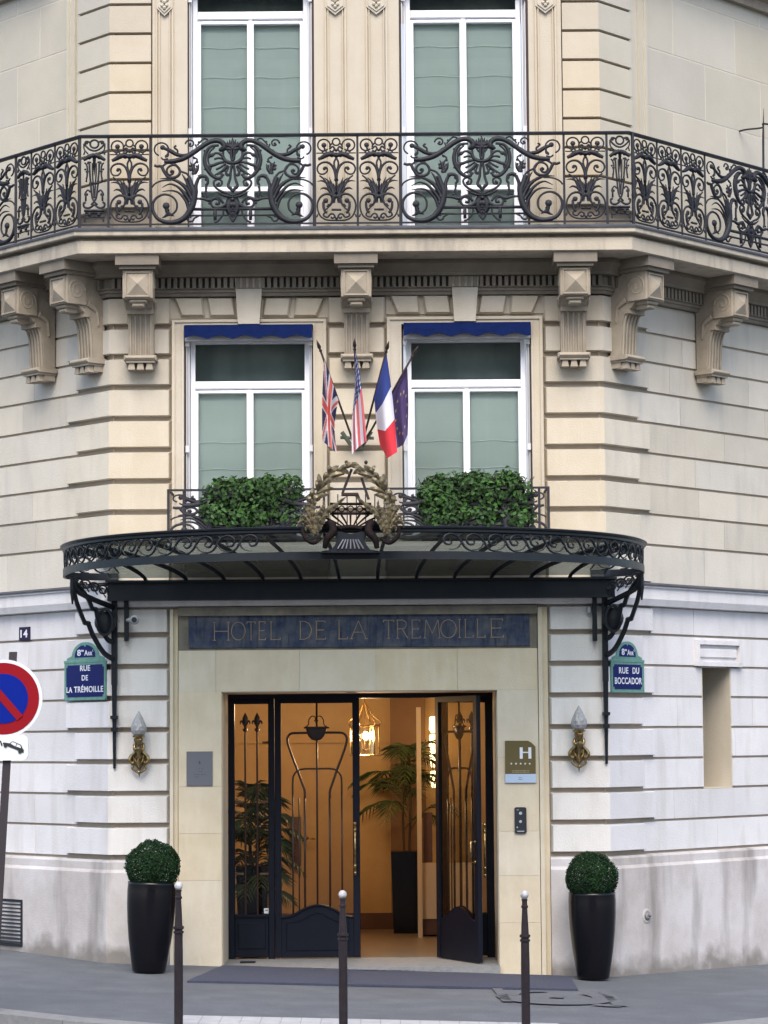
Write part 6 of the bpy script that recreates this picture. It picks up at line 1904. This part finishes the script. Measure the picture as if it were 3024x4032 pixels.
# grey plaque left of the door
def PQ(cx, cy, d=.02): return F(700 + cx / 8.295, 2900 + cy / 8.295, FR, d)
x0, z1 = PQ(288, 490); x1, z0 = PQ(1135, 1608)
t = thing('hotel_plaque', 'square grey metal plaque with an etched drop on the stone left of the door', 'plaque', ((x0 + x1) / 2, -.012, z0))
mb = MB(); mb.bbox(FR, x0, x1, .0121, .026, z0, z1, .002); build('plaque_plate', mb, M['steelp'], t)
mb = MB(); c_ = PQ(713, 870, .026)
drop = [(c_[0] + .0098 * math.cos(R(a)), c_[1] + .0098 * math.sin(R(a))) for a in range(-200, 21, 20)] + [(c_[0] + .006, c_[1] + .014), (c_[0], c_[1] + .027), (c_[0] - .006, c_[1] + .014)]
mb.prism(drop, lambda a, b, h: (a, -h, b), .0262, .028)
def dash(cx0, cx1, cy, hh): a, z = PQ(cx0, cy, .026); b, _ = PQ(cx1, cy, .026); mb.box(a, b, -.028, -.0262, z - hh, z + hh)
for a, b, c2 in ((670, 715, 1040), (790, 825, 1050), (690, 740, 1140), (760, 800, 1140), (530, 600, 1235), (620, 700, 1240), (770, 830, 1238), (850, 910, 1238), (540, 690, 1325)): dash(a, b, c2, .0022)
build('etched_mark', mb, M['etch'], t)

# hotel class plate right of the door
def HQ(cx, cy, d=.03): return F(1960 + cx / 5.025, 2880 + cy / 5.025, FR, d)
p = [HQ(*q) for q in ((145, 183), (600, 183), (670, 225), (745, 300), (752, 840), (148, 840))]
t = thing('hotel_class_sign', 'olive sign with a white H and five stars, right of the door', 'sign', ((p[0][0] + p[4][0]) / 2, -.02, p[5][1]))
mb = MB(); mb.prism(p[::-1], lambda a, b, h: (a, -h, b), .0121, .035); build('olive_plate', mb, M['olive'], t)
mb = MB(); a0, q1 = HQ(148, 842); a1, q0 = HQ(758, 1015); mb.bbox(FR, a0, a1, .0121, .035, q0, q1, .002); build('blue_strip', mb, M['pale_blue'], t)
mb = MB()
def hb(cx0, cy0, cx1, cy1): a, q1_ = HQ(cx0, cy0, .035); b, q0_ = HQ(cx1, cy1, .035); mb.box(a, b, -.0375, -.0352, q0_, q1_)
hb(433, 315, 495, 538); hb(604, 315, 665, 538); hb(496, 404, 603, 425); 
for k, cx in enumerate((268, 360, 452, 542, 632)):
    c_ = HQ(cx, 638, .035); pts = []
    for i in range(10): r_ = (.0125 if i % 2 == 0 else .0052); a = R(90 + 36 * i); pts.append((c_[0] + r_ * math.cos(a), c_[1] + r_ * math.sin(a)))
    mb.prism(pts, lambda a, b, h: (a, -h, b), .0352, .0375)
build('class_lettering', mb, M['enamelw'], t)
mb = MB()
for cy in (778, 808):
    x = 280
    while x < 615: hb(x, cy - 7, x + 14 + (x * 7 % 11), cy + 7); x += 22 + (x * 5 % 9)
build('small_print', mb, mat('khaki_print', (.30, .26, .16), .5), t)
mb = MB(); c_ = HQ(448, 925, .035)
mb.tube([(c_[0] + .022 * math.cos(R(a)), -.036, c_[1] - .004 + .009 * math.sin(R(a))) for a in range(190, 351, 16)], .0018, 4)
mb.tube([(c_[0] - .008, -.036, c_[1] + .012), (c_[0] - .004, -.036, c_[1] + .0)], .003, 4); mb.tube([(c_[0] + .002, -.036, c_[1] + .004), (c_[0] + .012, -.036, c_[1] + .007)], .0025, 4)
build('strip_emblem', mb, M['etch'], t)
# intercom
x0, z1 = HQ(330, 1500); x1, z0 = HQ(572, 2015)
t = thing('intercom', 'narrow black rounded entry phone on the stone right of the door', 'intercom', ((x0 + x1) / 2, -.012, z0))
mb = MB(); mb.prism(rrect(x0, x1, z0, z1, .018), lambda a, b, h: (a, -h, b), .0121, .035); mb.prism(rrect(x0 + .006, x1 - .006, z0 + .006, z1 - .006, .013), lambda a, b, h: (a, -h, b), .035, .038); build('intercom_body', mb, M['dkplastic'], t)
mb = MB()
for cx, cy, r_ in ((450, 1620, .016), (450, 1785, .014), (385, 1898, .008)):
    c_ = HQ(cx, cy, .038); mb.lathe([(r_, 0), (r_ * .8, .003)], (c_[0], -.038, c_[1]), 14, ax=(0, -1, 0))
c_ = HQ(395, 1552, .038); mb.box(c_[0] - .01, c_[0] + .01, -.040, -.0382, c_[1] - .003, c_[1] + .003)
c_ = HQ(455, 1975, .038); mb.box(c_[0] - .034, c_[0] + .034, -.040, -.0382, c_[1] - .005, c_[1] + .004)
build('intercom_buttons', mb, M['greyp'], t)

# wall torches
def torch(fx, ytop, label):
    c_ = F(fx, ytop, FR, .10); x = c_[0]; zt = c_[1]
    t = thing('wall_torch', label, 'wall lamp', (x, -.0, zt - .62), group='gilt torch lamps beside the entrance')
    rn = random.Random(int(fx))
    mb = MB(); z0 = zt - .245
    def jit(an, h): return 1 + .10 * math.sin(an * 5 + h * 30)
    def jit2(an, h): return 1 + .16 * abs(math.sin(an * 3.5 + h * 22)) - .08
    mb.lathe([(.03, .0), (.058, .025), (.074, .06), (.072, .10), (.056, .14), (.036, .185), (.018, .22), (.003, .25)], (x, -.12, z0), 28, jit=jit2)
    build('flame_shade', mb, M['flame'], t, smooth=False)
    mb = MB(); z1 = z0
    mb.lathe([(.015, -.20), (.022, -.16), (.03, -.12), (.02, -.10), (.034, -.075), (.045, -.03), (.038, -.02), (.058, -.004), (.062, .01), (.03, .012)], (x, -.12, z1), 20, jit=jit)
    build('torch_cup', mb, M['brass'], t, smooth=False)
    mb = MB()
    mb.lathe([(.004, -.13), (.02, -.11), (.05, -.07), (.062, -.02), (.05, .04), (.03, .08), (.02, .10)], (x, -.04, z1 - .20), 18, sy=.5, jit=jit)
    for s_ in (-1, 1):
        P = cr([(x + s_ * .01, -.06, z1 - .06), (x + s_ * .045, -.08, z1 - .09), (x + s_ * .035, -.09, z1 - .15), (x + s_ * .075, -.08, z1 - .19), (x + s_ * .088, -.08, z1 - .235), (x + s_ * .06, -.085, z1 - .265), (x + s_ * .045, -.09, z1 - .235)], 4)
        mb.tube(P, lerp_list([.012, .02, .016, .022, .018, .012], len(P)), 7)
        P = cr([(x + s_ * .05, -.07, z1 - .27), (x + s_ * .065, -.07, z1 - .31), (x + s_ * .03, -.07, z1 - .34), (x, -.07, z1 - .36)], 4); mb.tube(P, lerp_list([.014, .012, .008], len(P)), 6)
        mb.ball((x + s_ * .03, -.10, z1 - .125), .018, 8); mb.leaf([(x + s_ * .02, -.10, z1 - .26), (x + s_ * .045, -.11, z1 - .22), (x + s_ * .05, -.11, z1 - .17)], [.006, .02, .003], .6)
    mb.ball((x, -.10, z1 - .20), .026, 10, sz=1.5); mb.ball((x, -.08, z1 - .345), .018, 8); mb.tube([(x, -.06, z1 - .35), (x, -.05, z1 - .40)], [.014, .002], 8)
    mb.leaf([(x, -.11, z1 - .30), (x, -.125, z1 - .26), (x, -.12, z1 - .21)], [.01, .03, .004], .6)
    build('torch_bracket', mb, M['brass'], t, smooth=True)
torch(547, 2801, 'gilt torch wall lamp with frosted flame shade beside the left canopy bracket')
torch(2278, 2779, 'gilt torch wall lamp with frosted flame shade beside the right canopy bracket')

# security camera by the left bracket
p = FP(530, 2441, -.14)
t = thing('security_camera', 'small white ball security camera under the left end of the canopy', 'camera', (p.x, 0, p.z))
mb = MB(); mb.ball(p, .045, 16); mb.lathe([(.046, -.01), (.048, 0), (.040, .02), (.030, .028)], (p.x, p.y - .02, p.z), 20, ax=(0, -1, 0)); mb.tube([p + Vector((-.03, .02, -.0)), p + Vector((-.09, .10, .0))], .022, 8); build('camera_body', mb, M['greyp'], t, smooth=True)
mb = MB(); mb.lathe([(.028, 0), (.026, .006)], (p.x, p.y - .046, p.z), 18, ax=(0, -1, 0)); build('camera_lens', mb, M['dkplastic'], t)
p = F(2318, 2400, FR, .02); mb = MB(); mb.bbox(FR, p[0] - .018, p[0] + .018, .0, .05, p[1] - .035, p[1] + .03, .004); single('small_sensor', mb, M['greyp'], 'tiny grey box sensor under the right end of the canopy', 'sensor', (p[0], -.02, p[1]))

# round wall valve and vent grille
a, z = F(2549, 3607, RT, .04)
t = thing('wall_valve', 'round stone coloured fitting on the plinth of the right wall', 'wall fitting', tuple(RT.p(a, .02, z)))
mb = MB(); mb.lathe([(.072, 0), (.076, .012), (.06, .02), (.046, .02), (.042, .01)], RT.p(a, .02, z), 22, ax=RT.n); build('valve_ring', mb, M['plinth'], t)
mb = MB(); mb.lathe([(.034, 0), (.036, .03), (.02, .045), (.02, .04)], RT.p(a, .02, z), 16, ax=RT.n); mb.tube([RT.p(a - .02, .06, z + .02), RT.p(a + .025, .065, z - .0)], .012, 6); build('valve_core', mb, M['kerb'], t)
a0, z1 = F(90, 3543, LT, .03); a1 = a0 + .62; z0 = F(90, 3728, LT, .03)[1]
t = thing('vent_grille', 'dark metal louvred vent set in the base of the left wall', 'vent', tuple(LT.p(a0 + .3, .03, z0)))
mb = MB(); f = .025
for (x0, x1, q0, q1) in ((a0, a1, z1 - f, z1), (a0, a1, z0, z0 + f), (a0, a0 + f, z0 + f, z1 - f), (a1 - f, a1, z0 + f, z1 - f)): mb.fbox(LT, x0, x1, .02, .042, q0, q1)
build('vent_frame', mb, M['greymetal'], t)
mb = MB(); nl = 11
for k in range(nl):
    q = z0 + f + (z1 - z0 - 2 * f) * (k + .5) / nl; P = LT.p; hh = .014
    mb.hexa([P(a0 + f, .038, q - hh), P(a1 - f, .038, q - hh), P(a1 - f, .024, q + hh - .004), P(a0 + f, .024, q + hh - .004), P(a0 + f, .038, q - hh + .004), P(a1 - f, .038, q - hh + .004), P(a1 - f, .024, q + hh), P(a0 + f, .024, q + hh)])
build('vent_louvres', mb, M['greymetal'], t)
mb = MB(); mb.fbox(LT, a0 + .001, a1 - .001, .0205, .0225, z0 + .001, z1 - .001); build('vent_back', mb, M['black'], t)

# spike guard at the far right of the balcony
a, zt = F(3003, 425, RT, .30); _, zb = F(2988, 640, RT, .30)
a1, zr = F(2955, 507, RT, .1)
t = thing('spike_guard', 'black iron hoop with pointed rods on the balcony at the right edge', 'spikes', tuple(RT.p(a, .3, zb - .4)))
mb = MB()
mb.tube([RT.p(a - .02, .30, zb - .5), RT.p(a + .0, .30, (zt + zb) / 2), RT.p(a + .02, .30, zt)], [.012, .012, .002], 6)
mb.tube([RT.p(a + .22, .34, zb - .5), RT.p(a + .3, .34, (zt + zb) / 2), RT.p(a + .36, .34, zt - .02)], [.012, .012, .002], 6)
build('spikes', mb, M['iron'], t)
mb = MB(); hp = [RT.p(a1 + .01, -.05, zr), RT.p(a1 + .0, .05, zr), RT.p(a1 + .08, .2, zr + .01), RT.p(a, .31, zr + .01), RT.p(a + .25, .36, zr), RT.p(a + .5, .3, zr)]
mb.tube(cr(hp, 5), .010, 6); build('hoop', mb, M['iron'], t)

# ================================================================ planters, bollards
def planter(x, y, rot, label, topr=.232, H=.835, ballr=.25):
    z = gz(x)
    t = thing('planter', label, 'planter', (x, y, z), group='tall black planters with boxwood balls')
    mb = MB()
    prof = [(.001, .0), (.150, .0), (.156, .01), (.178, .14), (.203, .30), (.220, .46), (.230, .62), (.232, .75), (.228, H - .02), (.230, H), (.205, H), (.203, H - .04)]
    mb.v = []; mb.lathe(prof, (0, 0, .015), 40)
    build('pot', mb, M['pot'], t, smooth=True, local=True)
    mb = MB(); mb.lathe([(.001, H - .045), (.204, H - .045)], (0, 0, .015), 24); build('soil', mb, M['soil'], t, local=True)
    mb = MB(); mb.tube([(0, 0, H - .05), (.01, 0, H + .12)], .02, 8)
    rn = random.Random(11)
    for _ in range(26):
        d = Vector((rn.gauss(0, 1), rn.gauss(0, 1), rn.gauss(.3, 1))).normalized(); mb.tube([(0, 0, H + .08), (d.x * .2, d.y * .2, H + .15 + d.z * .18)], .004, 4)
    build('stem', mb, M['twig'], t, local=True)
    mb = MB(); c = Vector((0, 0, H + .150))
    N_ = 15000
    for i in range(N_):
        zz = 1 - 2 * (i + .5) / N_; th = i * 2.399963; rr = math.sqrt(max(0, 1 - zz * zz))
        d = Vector((rr * math.cos(th), rr * math.sin(th), zz))
        bumpv = 1 + .03 * math.sin(6 * d.x + 3 * d.z) + .025 * math.sin(8 * d.y + 5 * d.z + 1) + .02 * math.sin(17 * d.x + 13 * d.z) + rn.uniform(-.12, .03) + (.05 * rn.random() if rn.random() < .03 else 0)
        p = c + d * (ballr * bumpv)
        if p.z < H - .005 and (p.x ** 2 + p.y ** 2) ** .5 > .19: 
            if p.z < H + .01: continue
        nrm = (d + Vector((rn.uniform(-.9, .9), rn.uniform(-.9, .9), rn.uniform(-.9, .9)))).normalized()
        u = nrm.orthogonal().normalized(); v = nrm.cross(u); an = rn.uniform(0, 6.28); u2 = u * math.cos(an) + v * math.sin(an); v2 = nrm.cross(u2); L = rn.uniform(.007, .0125)
        mb.add([p - u2 * L, p - v2 * L * .6, p + u2 * L, p + v2 * L * .6], [(0, 1, 2, 3)])
    build('boxwood_ball', mb, M['box'], t, local=True)
    return t
pl1 = planter(FP(572, 3800, -.9).x + .035, -.92, 0, 'tall black planter with a clipped boxwood ball left of the entrance')
pl1.rotation_euler = (0, R(2.2), 0)
xr = FP(2336, 3800, -.42).x
pl2 = dup(pl1, (xr, -.42, gz(xr)), 'tall black planter with a clipped boxwood ball right of the entrance', rot=(0, R(-.8), R(70)))
pl2['group'] = pl1['group']; pl2.scale = (.98, .98, .98)

def bollard():
    t = thing('bollard', '', 'bollard', (0, 0, 0), group='slim brown bollards along the kerb')
    mb = MB(); H = 1.0
    mb.lathe([(.001, 0), (.034, 0), (.034, .50), (.032, .62), (.032, .655), (.040, .66), (.040, .672), (.031, .676), (.031, .685), (.042, .69), (.042, .705), (.030, .71), (.027, .78), (.022, .87), (.0205, .895), (.027, .90), (.027, .912), (.021, .917), (.020, .945), (.024, .95), (.024, .96), (.001, .962)], (0, 0, 0), 24)
    build('bollard_post', mb, M['bollard'], t, smooth=False, local=True)
    mb = MB(); mb.ball((0, 0, .988), .032, 18); build('bollard_ball', mb, M['ballwhite'], t, smooth=True, local=True)
    return t
b1 = bollard()
def bplace(o, px, py, Y):
    p = FP(px, py, Y); o.location = (p.x, Y, gz(p.x)); h = (p.z - gz(p.x)) / 1.02; o.scale = (1, 1, h); return h
bplace(b1, 703, 3470, -5.42); b1['label'] = 'slim brown bollard with a white ball, left one, before the left planter'
b2 = dup(b1, (0, 0, 0), 'slim brown bollard with a white ball, middle one, before the closed door leaf'); bplace(b2, 1349, 3505, -5.36)
b3 = dup(b1, (0, 0, 0), 'slim brown bollard with a white ball, right one, before the stone right of the door'); bplace(b3, 2065, 3507, -5.22)
for b_ in (b2, b3): b_['group'] = b1['group']
print('bollard scale', b1.scale.z, b2.scale.z, b3.scale.z)
